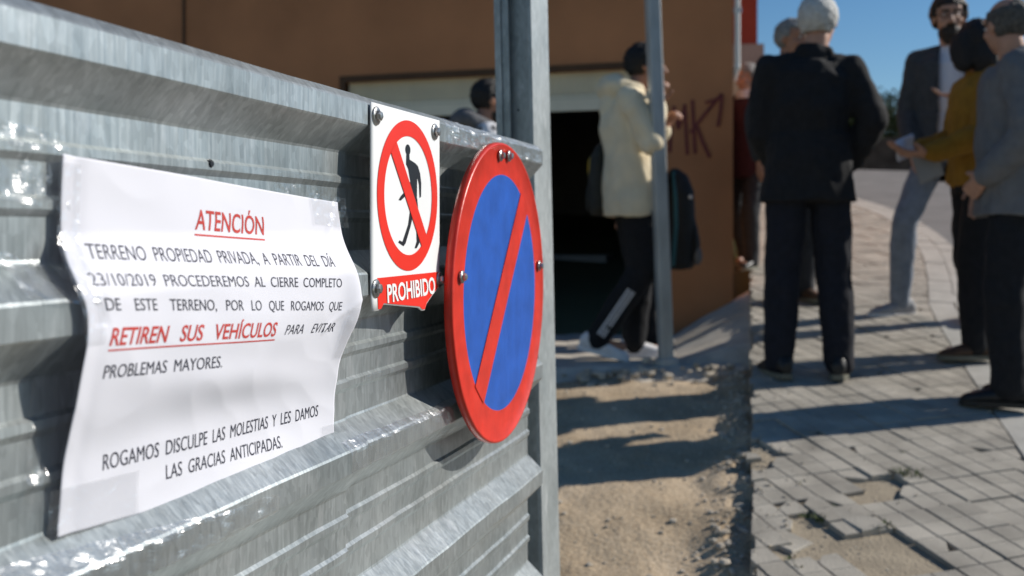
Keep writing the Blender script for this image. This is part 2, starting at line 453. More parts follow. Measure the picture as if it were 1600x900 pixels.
def pad(mb, c, su, sv, lift, tilt, thick=.045, ch=.003, cut=0, edges=False):
    """one bevelled block; c on the plane"""
    u = (tu + up_n * tilt[0]); v = (tv + up_n * tilt[1])
    def P(a, b, h): return Vector((c.x, c.y, pave_z(c.y))) + Vector((tu.x, tu.y, SL * tu.y)) * a + Vector((tv.x, tv.y, SL * tv.y)) * b + up_n * (h + tilt[0] * a + tilt[1] * b)
    poly = [(-su, -sv), (su, -sv), (su, sv), (-su, sv)]
    if cut:
        k = cut - 1; q = poly[k]; p_ = poly[k - 1]; n_ = poly[(k + 1) % 4]
        f1, f2 = .35 + .4 * rnd.random(), .35 + .4 * rnd.random()
        a = (q[0] + (p_[0] - q[0]) * f1, q[1] + (p_[1] - q[1]) * f1); b = (q[0] + (n_[0] - q[0]) * f2, q[1] + (n_[1] - q[1]) * f2)
        poly = poly[:k] + [a, b] + poly[k + 1:]
    def clip(pl_, f_):
        o_ = []
        for i in range(len(pl_)):
            p_, q_ = pl_[i], pl_[(i + 1) % len(pl_)]; fp, fq = f_(*p_), f_(*q_)
            if fp >= 0: o_.append(p_)
            if (fp >= 0) != (fq >= 0):
                t_ = fp / (fp - fq); o_.append((p_[0] + (q_[0] - p_[0]) * t_, p_[1] + (q_[1] - p_[1]) * t_))
        return o_
    def xy(a, b): return c.x + tu.x * a + tv.x * b, c.y + tu.y * a + tv.y * b
    jag = .030 * noise.noise(Vector((c.x * 9, c.y * 9, 2)))
    if edges:
        poly = clip(poly, lambda a, b: xy(a, b)[0] - .2325 * xy(a, b)[1] - .006 - jag)
        if len(poly) > 2: poly = clip(poly, lambda a, b: kerb_x(xy(a, b)[1]) - .006 - xy(a, b)[0])
        if len(poly) < 3: return
        ar = abs(sum(poly[i - 1][0] * poly[i][1] - poly[i][0] * poly[i - 1][1] for i in range(len(poly)))) / 2
        if ar < .0006: return
    n_ = len(poly)
    vs = []
    ma, mb_ = sum(p_[0] for p_ in poly) / n_, sum(p_[1] for p_ in poly) / n_
    for (a, b) in poly: vs.append(P(a, b, lift - thick))
    for (a, b) in poly: vs.append(P(a, b, lift - ch))
    for (a, b) in poly: vs.append(P(ma + (a - ma) * (1 - ch / su), mb_ + (b - mb_) * (1 - ch / sv), lift))
    fs = []
    for r_ in (0, 1):
        for i in range(n_):
            j = (i + 1) % n_
            fs.append((r_ * n_ + i, r_ * n_ + j, (r_ + 1) * n_ + j, (r_ + 1) * n_ + i))
    fs.append(tuple(2 * n_ + i for i in range(n_))); fs.append(tuple(reversed(range(n_))))
    mb.add(vs, fs)
mb = MB(); T = .176
for i in range(-34, 70):
    for j in range(0, 110):
        c0 = tu * (i * T) + tv * (j * T)
        if not (1.3 < c0.y < 13.0): continue
        if c0.x < .2325 * c0.y - .15 or c0.x > kerb_x(c0.y) + .15: continue
        near = c0.y < 7.5
        lift = rnd.uniform(-.0035, .003); tl = (rnd.uniform(-.016, .016), rnd.uniform(-.016, .016))
        for a in (-1, 1):
            for b in (-1, 1):
                c = c0 + tu * (a * .0434) + tv * (b * .0432)
                if c.x < .2325 * c.y - .07 or c.x > kerb_x(c.y) + .07: continue
                if c.y > 2.3 and any(inside(h, c) for h in HG): continue
                cut = 0
                if c.y > 2.3 and rnd.random() < .5 and any(inside(h, c + Vector((dx, dy, 0))) for h in HG for dx, dy in ((.08, 0), (-.08, 0), (0, .08), (0, -.08))): cut = rnd.randint(1, 4)
                if near and rnd.random() < .05: cut = rnd.randint(1, 4)
                pad(mb, c, .0422, .0427, lift + tl[0] * a * .044 + tl[1] * b * .044 + rnd.uniform(-.001, .001), tl, .05, .002, cut, True)
pv = mb.build('pavement', M['paver'], fix=True)
tag(pv, kind='structure')

def loose(px, py, lift, tilt, su, sv, rot, label, cut=0):
    c = on_pave(px, py)
    global tu, tv
    a, b = tu.copy(), tv.copy()
    q = Matrix.Rotation(R(rot), 3, 'Z'); tu = q @ tu; tv = q @ tv
    m_ = MB(); pad(m_, c, su, sv, lift, tilt, .042, .004, cut)
    tu, tv = a, b
    o_ = Vector((c.x, c.y, pave_z(c.y)))
    m_.v = [v - o_ for v in m_.v]
    o = m_.build('loose_paver', M['paver']); o.location = o_
    tag(o, label, 'paving slab', 'loose slabs in the broken paving')
loose(1334, 808, .006, (.05, -.03), .046, .095, 4, 'lifted grey slab with a dark gap under its edge at the broken patch', 3)
loose(1230, 840, -.006, (-.05, .04), .055, .055, 24, 'cracked grey slab piece lying left of the sandy hole')
loose(1283, 888, -.006, (.04, .04), .055, .06, -14, 'broken grey slab piece at the near edge of the sandy hole', 2)

# kerb stones and road
mb = MB(); y = .6

for row, (o0, wd) in enumerate(((0.0, .14), (.145, .12))):
    y = .6 - row * .3
    while y < 13.4:
        L = .58 if y < 6 else .34
        kd = Vector((kerb_x(y + .3) - kerb_x(y), .3, 0)).normalized(); kn = Vector((kd.y, -kd.x, 0))
        p = Vector((kerb_x(y), y, 0)); q = p + kd * (L - .012)
        l_ = rnd.uniform(-.002, .003)
        vs = []
        for dz in (-.16, l_):
            for (b_, n0) in ((p, o0), (q, o0), (q, o0 + wd), (p, o0 + wd)):
                v = b_ + kn * n0; vs.append((v.x, v.y, pave_z(v.y) + dz))
        mb.add(vs, [(3, 2, 1, 0), (4, 5, 6, 7), (0, 1, 5, 4), (1, 2, 6, 5), (2, 3, 7, 6), (3, 0, 4, 7)])
        y += L * kd.y
tag(mb.build('kerb', M['kerb']), kind='structure')
road = sheet('road', M['asphalt'], [0, .2, .5, 1], frange(-3, 18.5, .5), lambda x, y: 0)
for v in road.data.vertices:
    Y = v.co.y; f_ = v.co.x
    x0 = kerb_x(Y) + .1 if Y < 12 else kerb_x(12) + .1 - (Y - 12) * 3
    v.co.x = x0 + f_ * 14; v.co.z = pave_z(Y) - .12 + .0 * f_
tag(road, kind='structure')

# concrete sill in front of the garage with a crumbling front edge, and the bank up to the pavement
CR = Vector((1.44, 6.67, 0)); fe = Vector((-cx, sx, 0)); fm = Vector((-sx, -cx, 0))
SLABZ = .69
mb = MB()
fr = []
for i in range(61):
    x = -3.5 + i * (1.18 + 3.5) / 60
    fr.append((x, 5.12 + max(0, x - .3) * .12 + .05 * noise.noise(Vector((x * 4, 0, 9))) + .02 * noise.noise(Vector((x * 15, 0, 2)))))
bk = [(x, 6.67 + (CR.x - x) * sx / cx + 5.5) for x, _ in fr]
vs = [(x, y_, SLABZ + .010 * noise.noise(Vector((x * 8, 1, 1)))) for x, y_ in fr] + [(x, y_, SLABZ) for x, y_ in bk] + [(x, y_ - .15 - .05 * noise.noise(Vector((x * 9, 3, 1))), SLABZ - .085) for x, y_ in fr]
n_ = len(fr); fs = []
for i in range(n_ - 1):
    fs += [(i, i + 1, n_ + i + 1, n_ + i), (2 * n_ + i, 2 * n_ + i + 1, i + 1, i)]
mb.add(vs, fs)
tag(mb.build('garage_apron', M['conc'], fix=True), kind='structure')
mb = MB(); rows = []
for k in range(15):
    t = k / 14; Y = 5.32 + t * (6.72 - 5.32)
    xr = .2325 * Y + .02; zr = pave_z(Y) - .028
    h_ = zr - SLABZ
    xl = .86 + t * .20
    rows.append([(xl + (xr - xl) * u_, Y, SLABZ + .002 + (zr - SLABZ) * u_ + .012 * noise.noise(Vector((u_ * 6, Y * 6, 4)))) for u_ in (0, .33, .66, 1)])
vs = [p for r_ in rows for p in r_]; fs = []
for k in range(14):
    for i in range(3): fs.append((k * 4 + i, k * 4 + i + 1, k * 4 + 5 + i, k * 4 + 4 + i))
b_ = len(vs); vs += [(x, Y - .10, SLABZ - .10) for x, Y, z in rows[0]]
for i in range(3): fs.append((b_ + i, b_ + i + 1, i + 1, i))
mb.add(vs, fs)
tag(mb.build('concrete_ramp', M['conc'], smooth=True), kind='structure')

# loose stones and weeds
def stone(mb, c, r_, q):
    vs = []; n_ = 6
    for (h, k) in ((-.6, .7), (0, 1), (.55, .7)):
        for i in range(n_):
            t = 2 * math.pi * (i + .3 * k) / n_; rr = r_ * k * q.uniform(.75, 1.15)
            vs.append((c.x + rr * math.cos(t), c.y + rr * math.sin(t), c.z + h * r_ * .8))
    fs = [(j * n_ + i, j * n_ + (i + 1) % n_, (j + 1) * n_ + (i + 1) % n_, (j + 1) * n_ + i) for j in (0, 1) for i in range(n_)]
    fs += [tuple(2 * n_ + i for i in range(n_))]
    mb.add(vs, fs)
mb = MB()
for k in range(1500):
    Y = 1.8 + 3.6 * rnd.random() ** 1.3
    e = abs(rnd.gauss(0, .09)) if rnd.random() < .6 else rnd.random() * .9
    x = edge_x(Y) - .005 - e
    if x < -.2: continue
    r_ = .003 + .011 * rnd.random() ** 4 + (.006 if e < .12 and rnd.random() < .2 else 0)
    stone(mb, Vector((x, Y, dirt_z(x, Y) + r_ * .3)), r_, rnd)
for h in HG:
    for k in range(60):
        a = rnd.choice(h); b = rnd.choice(h); c = rnd.choice(h); p = (a * rnd.random() + b + c) / 2.5
        if inside(h, p):
            r_ = .002 + .005 * rnd.random() ** 2
            stone(mb, Vector((p.x, p.y, pave_z(p.y) - .017 + r_ * .3)), r_, rnd)
for k in range(420):
    Y = 1.9 + 3.6 * rnd.random(); x = .2325 * Y + abs(rnd.gauss(0, .10)) + .005; r_ = .0015 + .006 * rnd.random() ** 3
    stone(mb, Vector((x, Y, pave_z(Y) + r_ * .3)), r_, rnd)
for k in range(500):
    Y = 2.0 + 6 * rnd.random(); x = .2325 * Y + rnd.random() * 1.3; r_ = .0012 + .004 * rnd.random() ** 3
    if x < kerb_x(Y): stone(mb, Vector((x, Y, pave_z(Y) + r_ * .3)), r_, rnd)
for k in range(46):
    x = rnd.uniform(.25, 1.15); Y = 5.05 + max(0, x - .3) * .12 + rnd.gauss(0, .06); r_ = rnd.uniform(.012, .034)
    stone(mb, Vector((x, Y, SLABZ - .03 + max(-.03, (Y - 5.05) * .3))), r_, rnd)
tag(mb.build('gravel', M['gravel'], fix=False), kind='stuff')
mb = MB()
def tuft(mb, c, n_, h):
    for k in range(n_):
        a = rnd.random() * 6.28; l_ = h * rnd.uniform(.5, 1.1); d = Vector((math.cos(a), math.sin(a), 0)); s_ = Vector((-d.y, d.x, 0)) * .003
        b0 = c + d * rnd.random() * .02; m_ = b0 + d * l_ * .35 + Vector((0, 0, l_ * .7)); e_ = b0 + d * l_ * .8 + Vector((0, 0, l_))
        mb.add([b0 - s_, b0 + s_, m_ + s_ * .7, m_ - s_ * .7, e_], [(0, 1, 2, 3), (3, 2, 4)])
for (px, py, n_, h) in ((1412, 738, 40, .035), (1432, 741, 30, .03), (1388, 734, 20, .02), (1268, 806, 30, .02), (1385, 822, 34, .025), (1310, 790, 16, .015), (1232, 878, 18, .02), (1352, 716, 14, .014), (1470, 727, 14, .012), (1240, 748, 12, .012), (1413, 702, 14, .014), (1160, 372, 60, .16), (1155, 390, 50, .13), (1168, 360, 50, .15), (1158, 410, 30, .10)):
    p = on_pave(px, py)
    for k in range(3):
        q = Vector((p.x + rnd.uniform(-.03, .03), p.y + rnd.uniform(-.03, .03), pave_z(p.y) - .01)); tuft(mb, q, n_ // 3, h)
tag(mb.build('weeds', M['weed'], fix=False), kind='stuff')

# ------------------------------------------------------------------ brown building with the garage
frot = math.atan2(sx, -cx)
bld = empty('brown_building', (CR.x, CR.y, SLABZ), frot)
tag(bld, 'brown rendered building with a half open cream garage shutter and maroon graffiti', 'building')
def ft(px):                                    # place along the facade seen at picture column px
    k = (px - 800) / FPX
    return (CR.x - k * CR.y) / (cx + k * sx)
t0, t1 = ft(1032), ft(532)
ZT = 1.38 + 1.085 - SLABZ                      # soffit of the opening
ROOF = 5.6
mb = MB()
mb.add([(x + (-y) * .16 * (1 - k), y, z) for z in (-.4, ROOF) for y in (-.35, 0) for k, x in ((0, 0), (1, t0))], [(0, 2, 3, 1), (4, 5, 7, 6), (0, 1, 5, 4), (2, 6, 7, 3), (0, 4, 6, 2), (1, 3, 7, 5)])
mb.box(t1, 11, -.35, 0, -.4, ROOF)
mb.box(t0, t1, -.35, 0, ZT, ROOF)
mb.add([(x + (-y) * .16, y, z) for z in (-.4, ROOF) for y in (-7, -.351) for x in (0, .3)], [(0, 2, 3, 1), (4, 5, 7, 6), (0, 1, 5, 4), (2, 6, 7, 3), (0, 4, 6, 2), (1, 3, 7, 5)])
mb.box(10.7, 11, -7, -.35, -.4, ROOF)
mb.box(1.5, 10.7, -7, -6.7, -.4, ROOF)
mb.build('wall', M['facade'], bld)
mb = MB(); mb.box(1.2, 11.05, -7.05, .08, ROOF, ROOF + .25); mb.build('roof', M['facade_dark'], bld)
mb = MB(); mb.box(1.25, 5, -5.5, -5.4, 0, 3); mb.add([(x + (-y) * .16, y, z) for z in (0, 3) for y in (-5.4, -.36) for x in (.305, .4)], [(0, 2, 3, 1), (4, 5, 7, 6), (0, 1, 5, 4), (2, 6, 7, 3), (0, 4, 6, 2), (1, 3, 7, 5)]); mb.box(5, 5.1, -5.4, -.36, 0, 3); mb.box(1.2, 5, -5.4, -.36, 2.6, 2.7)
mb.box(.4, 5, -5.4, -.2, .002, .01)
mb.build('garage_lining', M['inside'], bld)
mb = MB()
mb.box(t0 + .02, t1 - .02, -2.4, -1.9, .01, .28); mb.box(t0 + .9, t1 - .4, -2.9, -2.41, .01, .46)
mb.build('inner_step', M['grey_house'], bld)
# opening frame
mb = MB(); mb.box(t1 - .045, t1 + .0, .003, .018, 0, ZT + .045); mb.box(t0, t1 - .046, .003, .018, ZT - .0, ZT + .045)
mb.build('door_frame', M['facade_dark'], bld)
# shutter: fine vertical ribs above, plain bottom rail
sh = MB(); zb = 1.38 + .82 - SLABZ
n_ = 120; a0, a1 = t0 + .01, t1 - .05; prev = None
vs = []; fs = []
for i in range(n_ * 2 + 1):
    x = a0 + (a1 - a0) * i / (n_ * 2); y_ = -.040 + (.014 if i % 2 else 0)
    vs += [(x, y_, zb + .115), (x, y_, ZT + .02)]
for i in range(n_ * 2): fs.append((2 * i, 2 * i + 2, 2 * i + 3, 2 * i + 1))
sh.add(vs, fs)
shut = sh.build('garage_shutter', M['shutter'], bld)
mb = MB(); mb.box(a0, a1, -.060, -.020, zb, zb + .085); mb.box(a0, a1, -.050, -.035, zb + .09, zb + .113); mb.build('bottom_rail', M['shutter'], shut)
# painted seam and downpipe
mb = MB(); ts = ft(288); mb.box(ts - .012, ts + .012, .002, .010, 1.2, ROOF); mb.build('wall_seam', M['facade_dark'], bld)
mb = MB(); z0 = 1.38 + (360 - 100) / 1600 * 6.6 - SLABZ
mb.capsule((-.025, -.02, z0), .019, (-.025, -.02, ROOF), .019)
mb.capsule((-.025, -.02, z0), .021, (.0, -.05, z0 - .08), .019)
dp = mb.build('downpipe', M['pipe'], bld, True)
mb = MB(); mb.box(-.05, -.001, -.045, -.010, z0 + .35, z0 + .38); mb.build('pipe_clamp', M['bolt'], dp)
# sprayed letters on the wall, ribbons a few millimetres proud
def stroke(mb, pts, wd, z0):
    P = []
    for (px, py) in pts:
        t = ft(px); Y = CR.y + t * sx
        P.append((t, 1.38 + (360 - py) / 1600 * Y - SLABZ))
    for k in range(len(P) - 1):
        (a, b), (c, d) = P[k], P[k + 1]
        n2 = Vector((-(d - b), c - a)).normalized() * wd / 2; e2 = Vector((c - a, d - b)).normalized() * wd * .4
        z_ = z0 + .0007 * k
        q = [(a - e2.x + n2.x, b - e2.y + n2.y), (c + e2.x + n2.x, d + e2.y + n2.y), (c + e2.x - n2.x, d + e2.y - n2.y), (a - e2.x - n2.x, b - e2.y - n2.y)]
        mb.add([(x, z_, y) for x, y in q] + [(x, .0006, y) for x, y in q], [(0, 1, 2, 3), (0, 4, 5, 1), (1, 5, 6, 2), (2, 6, 7, 3), (3, 7, 4, 0)])
mb = MB()
stroke(mb, [(1047, 236), (1049, 195), (1053, 168), (1060, 200), (1066, 185), (1070, 165), (1074, 240)], .022, .002)
stroke(mb, [(1082, 158), (1086, 238)], .022, .006)
stroke(mb, [(1080, 206), (1100, 180), (1120, 156), (1127, 148)], .022, .0075)
stroke(mb, [(1090, 200), (1098, 222), (1108, 244)], .022, .009)
stroke(mb, [(1104, 160), (1118, 156), (1128, 150), (1126, 172), (1122, 196)], .02, .0105)
mb.build('graffiti', M['graffiti'], bld, fix=False)

# ------------------------------------------------------------------ far setting: house, wall, trees
hs = empty('red_house', (2.35, 14.0, pave_z(14.0)), R(-7))
tag(hs, 'distant house with dark red upper wall and grey band up the street', 'house')
mb = MB(); mb.box(-5, 1.0, 0, 6, -.4, 1.43); mb.build('lower_wall', M['cream_house'], hs)
mb = MB(); mb.box(-5.02, 1.06, -.10, 6.06, 1.43, 1.75); mb.build('band', M['grey_house'], hs)
mb = MB(); mb.box(-5, .98, -.04, 6, 1.75, 7.2); mb.build('upper_wall', M['red_house'], hs)
for i in range(3):
    mb = MB(); mb.box(-3.4 + i * 1.5, -2.6 + i * 1.5, -.06, -.041, 2.9, 4.2); mb.build('window', M['lens'], hs)

mb = MB(); xs = frange(0, 22, .5)
for a, b in zip(xs[:-1], xs[1:]):
    h1 = 1.0 + .12 * noise.noise(Vector((a, 0, 0))) - .02
    mb.box(a, b, 0, .4, -.5, .42 + .05 * noise.noise(Vector((a * 1.3, 0, 5))))
sw = mb.build('stone_wall', M['stone_wall']); sw.location = (3.6, 17.0, pave_z(17) - .12); sw.rotation_euler = (0, 0, R(-6))
tag(sw, 'low dark stone wall along the far side of the road', 'wall')

def tree(name, label, x, y, h, cr, mat, nleaf, seed, squash=.8):
    q = random.Random(seed)
    z = hill_z(x, y)
    o = empty(name, (x, y, z)); tag(o, label, 'tree', 'trees on the far bank')
    tb = MB(); tb.capsule((0, 0, -.2), h * .03, (h * .02, 0, h * .5), h * .018)
    for k in range(5):
        a = k * 1.3 + q.random(); tb.capsule((h * .015, 0, h * (.35 + .05 * k)), h * .012, (math.cos(a) * cr * .6, math.sin(a) * cr * .6, h * (.6 + .06 * k)), h * .004)
    tb.build('trunk', M['bark'], o, True)
    cb = MB(); cl = []
    for k in range(22):
        a = q.random() * 6.28; r_ = cr * q.random() ** .5 * .8
        cl.append((Vector((math.cos(a) * r_, math.sin(a) * r_, h * .52 + (q.random() - .5) * cr * 1.5 * squash)), cr * q.uniform(.22, .42)))
    for k in range(nleaf):
        c, r_ = q.choice(cl); d = Vector((q.gauss(0, 1), q.gauss(0, 1), q.gauss(0, 1))).normalized() * r_ * q.random() ** .4
        p = c + d; s_ = q.uniform(.05, .12) * cr / 1.6
        u = Vector((q.gauss(0, 1), q.gauss(0, 1), q.gauss(0, .6))).normalized(); v = u.orthogonal().normalized()
        v = Matrix.Rotation(q.random() * 6.28, 3, u) @ v; w_ = u.cross(v)
        cb.add([p - v * s_, p + w_ * s_ * .45, p + v * s_, p - w_ * s_ * .45], [(0, 1, 2, 3)])
    cb.build('crown', mat, o, fix=False)
for (px, Y, top, crk, m_, nl, sd_, lb) in (
        (1352, 19.6, 150, .55, 'leaf', 3000, 2, 'dark bushy tree just right of the black jacket elbow'),
        (1388, 20.4, 134, .50, 'leaf_light', 3000, 1, 'light green tree top rising above the others behind the road'),
        (1424, 21.6, 150, .55, 'leaf', 2600, 3, 'dark tree right behind the charcoal blazer'),
        (1325, 20.8, 168, .55, 'leaf', 2400, 5, 'low dark tree partly hidden by the black jacket sleeve'),
        (1500, 22.5, 165, .55, 'leaf', 2200, 4, 'dark tree on the bank behind the long black hair'),
        (1590, 23.0, 160, .55, 'leaf', 2200, 6, 'dark tree on the bank at the right border behind the balding head')):
    x = (px - 800) / FPX * Y; h = CAMZ + (360 - top) / FPX * Y - hill_z(x, Y)
    tree('broadleaf_tree', lb, x, Y, h, h * crk, M[m_], nl, sd_)

# ------------------------------------------------------------------ fence frame: s along it, n out of it towards the street, h above the lens
FD = .57
frz = math.pi / 2 - SA
FROT = Matrix.Rotation(frz, 4, 'Z')
def f_world(s, n, h): return Vector((-FD + s * sx + n * cx, s * cx - n * sx, CAMZ + h))
def f_s(px, n=0.0):
    k = (px - 800) / FPX
    # (-FD + s sx + n cx) = k (s cx - n sx)
    return (FD - n * cx - k * n * sx) / (sx - k * cx)
def f_pt(px, py, n=0.0):
    s = f_s(px, n); Y = s * cx - n * sx
    return s, (360 - py) / FPX * Y
def f_place(o, s, n, h):
    o.matrix_world = Matrix.Translation(f_world(s, n, h)) @ FROT
def loc(s, n, h, o): return Vector((s - o[0], -(n - o[1]), h - o[2]))   # fence frame -> object local

PITCH = .205; C0 = .14; DEP = .030
def profile(top, bottom):
    """(h, n) from the top lip down to the bottom edge"""
    pts = [(C0 + .027, -DEP - .010), (C0 + .026, -.022), (C0 + .023, -.011), (C0 + .0145, -.002), (C0 + .012, 0)]
    c = C0
    while c > bottom:
        pts += [(c + .012, 0)] if c != C0 else []
        pts += [(c - .0125, 0), (c - .0145, -.0015), (c - .044, -DEP + .001), (c - .047, -DEP)]
        v0, v1 = c - .047, c - PITCH + .043
        L = v0 - v1
        for k in (.26, .62):
            m_ = v0 - L * k
            pts += [(m_ + .004, -DEP), (m_ + .0005, -DEP + .0038), (m_ - .006, -DEP + .0038), (m_ - .012, -DEP)]
        pts += [(v1, -DEP), (v1 - .003, -DEP + .001), (c - PITCH + .0145, -.0015)]
        c -= PITCH
    return pts
def sheet_panel(name, s0, s1, off, label, seed, bottom=-1.25):
    prof = profile(0, bottom); S = frange(s0, s1, .02)
    o = (s0, off, -1.2)
    mb = MB(); vs = []; k = len(prof)
    for s in S:
        for (h, n) in prof:
            d = .0022 * noise.noise(Vector((s * 5, h * 9, seed))) + .0012 * noise.noise(Vector((s * 17, h * 22, seed)))
            vs.append(loc(s, n + off + d, h + .002 * noise.noise(Vector((s * 3, h * 4, seed + 7))), o))
    fs = [(i * k + j, i * k + j + 1, (i + 1) * k + j + 1, (i + 1) * k + j) for i in range(len(S) - 1) for j in range(k - 1)]
    mb.add(vs, fs)
    ob = mb.build(name, M['galv'], fix=False)
    md = ob.modifiers.new('thickness', 'SOLIDIFY'); md.thickness = .0009; md.offset = 0
    f_place(ob, *o)
    return tag(ob, label, 'fence', 'corrugated fence sheets')
S_END = f_s(848, 0)
S_LAP = f_s(535, -DEP)
sheet_panel('corrugated_fence', -.6, S_LAP, .0030, 'near corrugated galvanised fence sheet that the paper notice is taped to', 1)
sheet_panel('corrugated_fence', S_LAP - .10, S_END, 0.0, 'far corrugated galvanised fence sheet carrying the two prohibition signs', 5)

# fence post: steel channel, leaning slightly
po = (f_s(857, -.045), -.045, -1.25)
post = empty('fence_post', f_world(*po)); post.rotation_euler = (0, 0, frz)
post.matrix_world = Matrix.Translation(f_world(*po)) @ Matrix.Rotation(R(-1.25), 4, 'Y') @ FROT
tag(post, 'tall grey steel channel post standing at the end of the fence', 'post')
LW = .135; WD = .083
HP = 3.0
def pbox(mb, s0, s1, n0, n1, z0=0, z1=HP): mb.box(s0, s1, -n1, -n0, z0, z1)
mb = MB(); pbox(mb, 0, LW, -.008, 0); mb.build('outer_flange', M['galv_post'], post)
mb = MB(); pbox(mb, 0, LW, -WD, -WD + .014); mb.build('inner_flange', M['galv_post'], post)
mb = MB(); pbox(mb, .030, .037, -WD + .0145, -.0085); pbox(mb, .006, .010, -WD + .0145, -WD + .030); mb.build('web', M['galv_post'], post)
mb = MB(); mb.loft([((.0296, .042, 1.25 + .262), (0, .0022, 0), (0, 0, .0022)), ((.0286, .042, 1.25 + .262), (0, .0022, 0), (0, 0, .0022))], 10); mb.build('bolt_hole', M['sign_black'], post)

# ------------------------------------------------------------------ screws
def screw(parent, p, r=.0105, seed=0):
    """washer and domed hex head; p in the parent's local frame, facing -y"""
    mb = MB(); q = random.Random(seed)
    x, y, z = p
    def ring(d, rr): return ((x, y - d, z), (rr, 0, 0), (0, 0, rr))
    mb.loft([ring(-.001, r), ring(.0012, r), ring(.0022, r * .86)], 20)
    o = mb.build('screw', M['bolt'], parent, True)
    h = MB(); a = q.random()
    rings = []
    for d, k in ((.0022, .56), (.0062, .56), (.0076, .42), (.0080, .15)):
        c = (x, y - d, z); rr = r * k
        rings.append((c, (rr * math.cos(a), 0, rr * math.sin(a)), (-rr * math.sin(a), 0, rr * math.cos(a))))
    h.loft(rings, 6)
    h.build('screw_head', M['bolt'], o)
    return o
sc = empty('fence_screw', f_world(*(f_pt(319, 256, -DEP)[0], -DEP + .004, f_pt(319, 256, -DEP)[1]))); sc.matrix_world = Matrix.Translation(sc.location) @ FROT
tag(sc, 'small dark screw in the fence just above the paper notice', 'screw')
mb = MB(); mb.loft([((0, .002, 0), (.0045, 0, 0), (0, 0, .0045)), ((0, -.003, 0), (.0045, 0, 0), (0, 0, .0045)), ((0, -.005, 0), (.003, 0, 0), (0, 0, .003))], 8); mb.build('screw_head', M['sign_black'], sc)

# ------------------------------------------------------------------ pedestrian prohibition sign
sn = .005
sA, sB = f_s(578, sn), f_s(685, sn)
wd = sB - sA; zt, zb_ = .155, -.098
so_ = (sA, sn, zb_)
sign = empty('prohibition_sign', (0, 0, 0)); f_place(sign, *so_)
tag(sign, 'rectangular white sign with a red crossed walking figure screwed to the fence', 'sign')
H = zt - zb_
def curl(x, z):                                # sheet sags off the fence at its lower corners
    return -.003 * max(0, (.05 - z) / .05) ** 2 * (1 - .7 * abs(x / wd - .68) * 1.2)
def sgn(mb, poly, lift, back=None):
    vs = [Vector((x, curl(x, z) - lift, z)) for x, z in poly]
    mb.add(vs, [tuple(range(len(poly)))])
def plate_rows(x0, x1, ztop, zbot_f, lift, th, nx=24, nz=16):
    mb = MB(); vs = []
    for i in range(nx + 1):
        x = x0 + (x1 - x0) * i / nx; zb0 = zbot_f(x)
        for j in range(nz + 1):
            z = zb0 + (ztop - zb0) * j / nz; vs.append(Vector((x, curl(x, z) - lift, z)))
    fs = [(i * (nz + 1) + j, (i + 1) * (nz + 1) + j, (i + 1) * (nz + 1) + j + 1, i * (nz + 1) + j + 1) for i in range(nx) for j in range(nz)]
    mb.add(vs, fs); return mb
def bottom(x):
    t = x / wd
    if t < .12: return .0
    if t < .66: return .007 - .013 * (t - .12) / .54
    if t < .72: return -.010
    return -.006 + .026 * ((t - .72) / .28) ** .9
pm = plate_rows(0, wd, H, bottom, 0, 0)
pl = pm.build('sign_plate', M['sign_white'], sign, True, fix=False)
md = pl.modifiers.new('t', 'SOLIDIFY'); md.thickness = .0016; md.offset = -1 if False else 1
# colours lie on the plate
def ring_poly(cx_, cz_, r0, r1, lift, n=72):
    mb = MB(); vs = []
    for i in range(n):
        t = 2 * math.pi * i / n
        for r_ in (r0, r1):
            x = cx_ + r_ * math.cos(t); z = cz_ + r_ * math.sin(t); vs.append(Vector((x, curl(x, z) - lift, z)))
    mb.add(vs, [(2 * i, 2 * i + 1, 2 * ((i + 1) % n) + 1, 2 * ((i + 1) % n)) for i in range(n)])
    return mb
Rr = .0985; ccx, ccz = wd * .515, .0455 - zb_
mb = ring_poly(ccx, ccz, Rr * .79, Rr, .0022)
q = Rr * .80; d = Vector((.64, -.77)).normalized(); e = Vector((-d.y, d.x)) * Rr * .115
sl_ = []
for k in range(13):
    t = -1 + 2 * k / 12
    for g in (-1, 1): sl_.append((ccx + d.x * q * t * .995 + e.x * g, ccz + d.y * q * t * .995 + e.y * g))
mb.add([Vector((x, curl(x, z) - .0026, z)) for x, z in sl_], [(2 * k, 2 * k + 1, 2 * k + 3, 2 * k + 2) for k in range(12)])
mb.build('red_ring', M['sign_red'], sign, fix=False)
def z6(zx, zy): return (ccx + (zx - 182) / 118 * Rr, ccz + (388 - zy) / 291 * Rr)
FIG = [[(177 + 10 * math.cos(a * .4), 211 + 21 * math.sin(a * .4)) for a in range(16)],
       [(171, 228), (183, 228), (184, 248), (206, 258), (217, 275), (214, 320), (213, 400), (192, 402), (188, 340), (178, 285), (170, 268)],
       [(206, 258), (217, 268), (226, 295), (231, 335), (230, 388), (224, 394), (221, 340), (211, 300)],
       [(192, 320), (172, 365), (150, 392), (141, 408), (150, 409), (170, 388), (190, 362)],
       [(190, 396), (212, 396), (200, 450), (188, 505), (168, 572), (160, 583), (140, 568), (145, 560), (156, 566), (178, 500), (186, 440)],
       [(198, 400), (214, 396), (221, 470), (223, 572), (212, 593), (204, 592), (212, 566), (210, 500), (203, 450)]]
mb = MB()
for k, f_ in enumerate(FIG):
    sgn(mb, [z6(*p) for p in f_], .0019 + .00002 * k)
mb.build('walking_figure', M['sign_black'], sign, fix=False)
zr = H - .0 - (zt - f_pt(640, 429, sn)[1])
rm = plate_rows(.016, wd - .006, zr, lambda x: bottom(x) + .0018, .0022, 0, 24, 6)
rm.build('red_panel', M['sign_red'], sign, True, fix=False)
vs, fs = text_verts('PROHIBIDO', 1, 0, .022)
x0 = min(v.x for v in vs); x1 = max(v.x for v in vs); hh = max(v.y for v in vs)
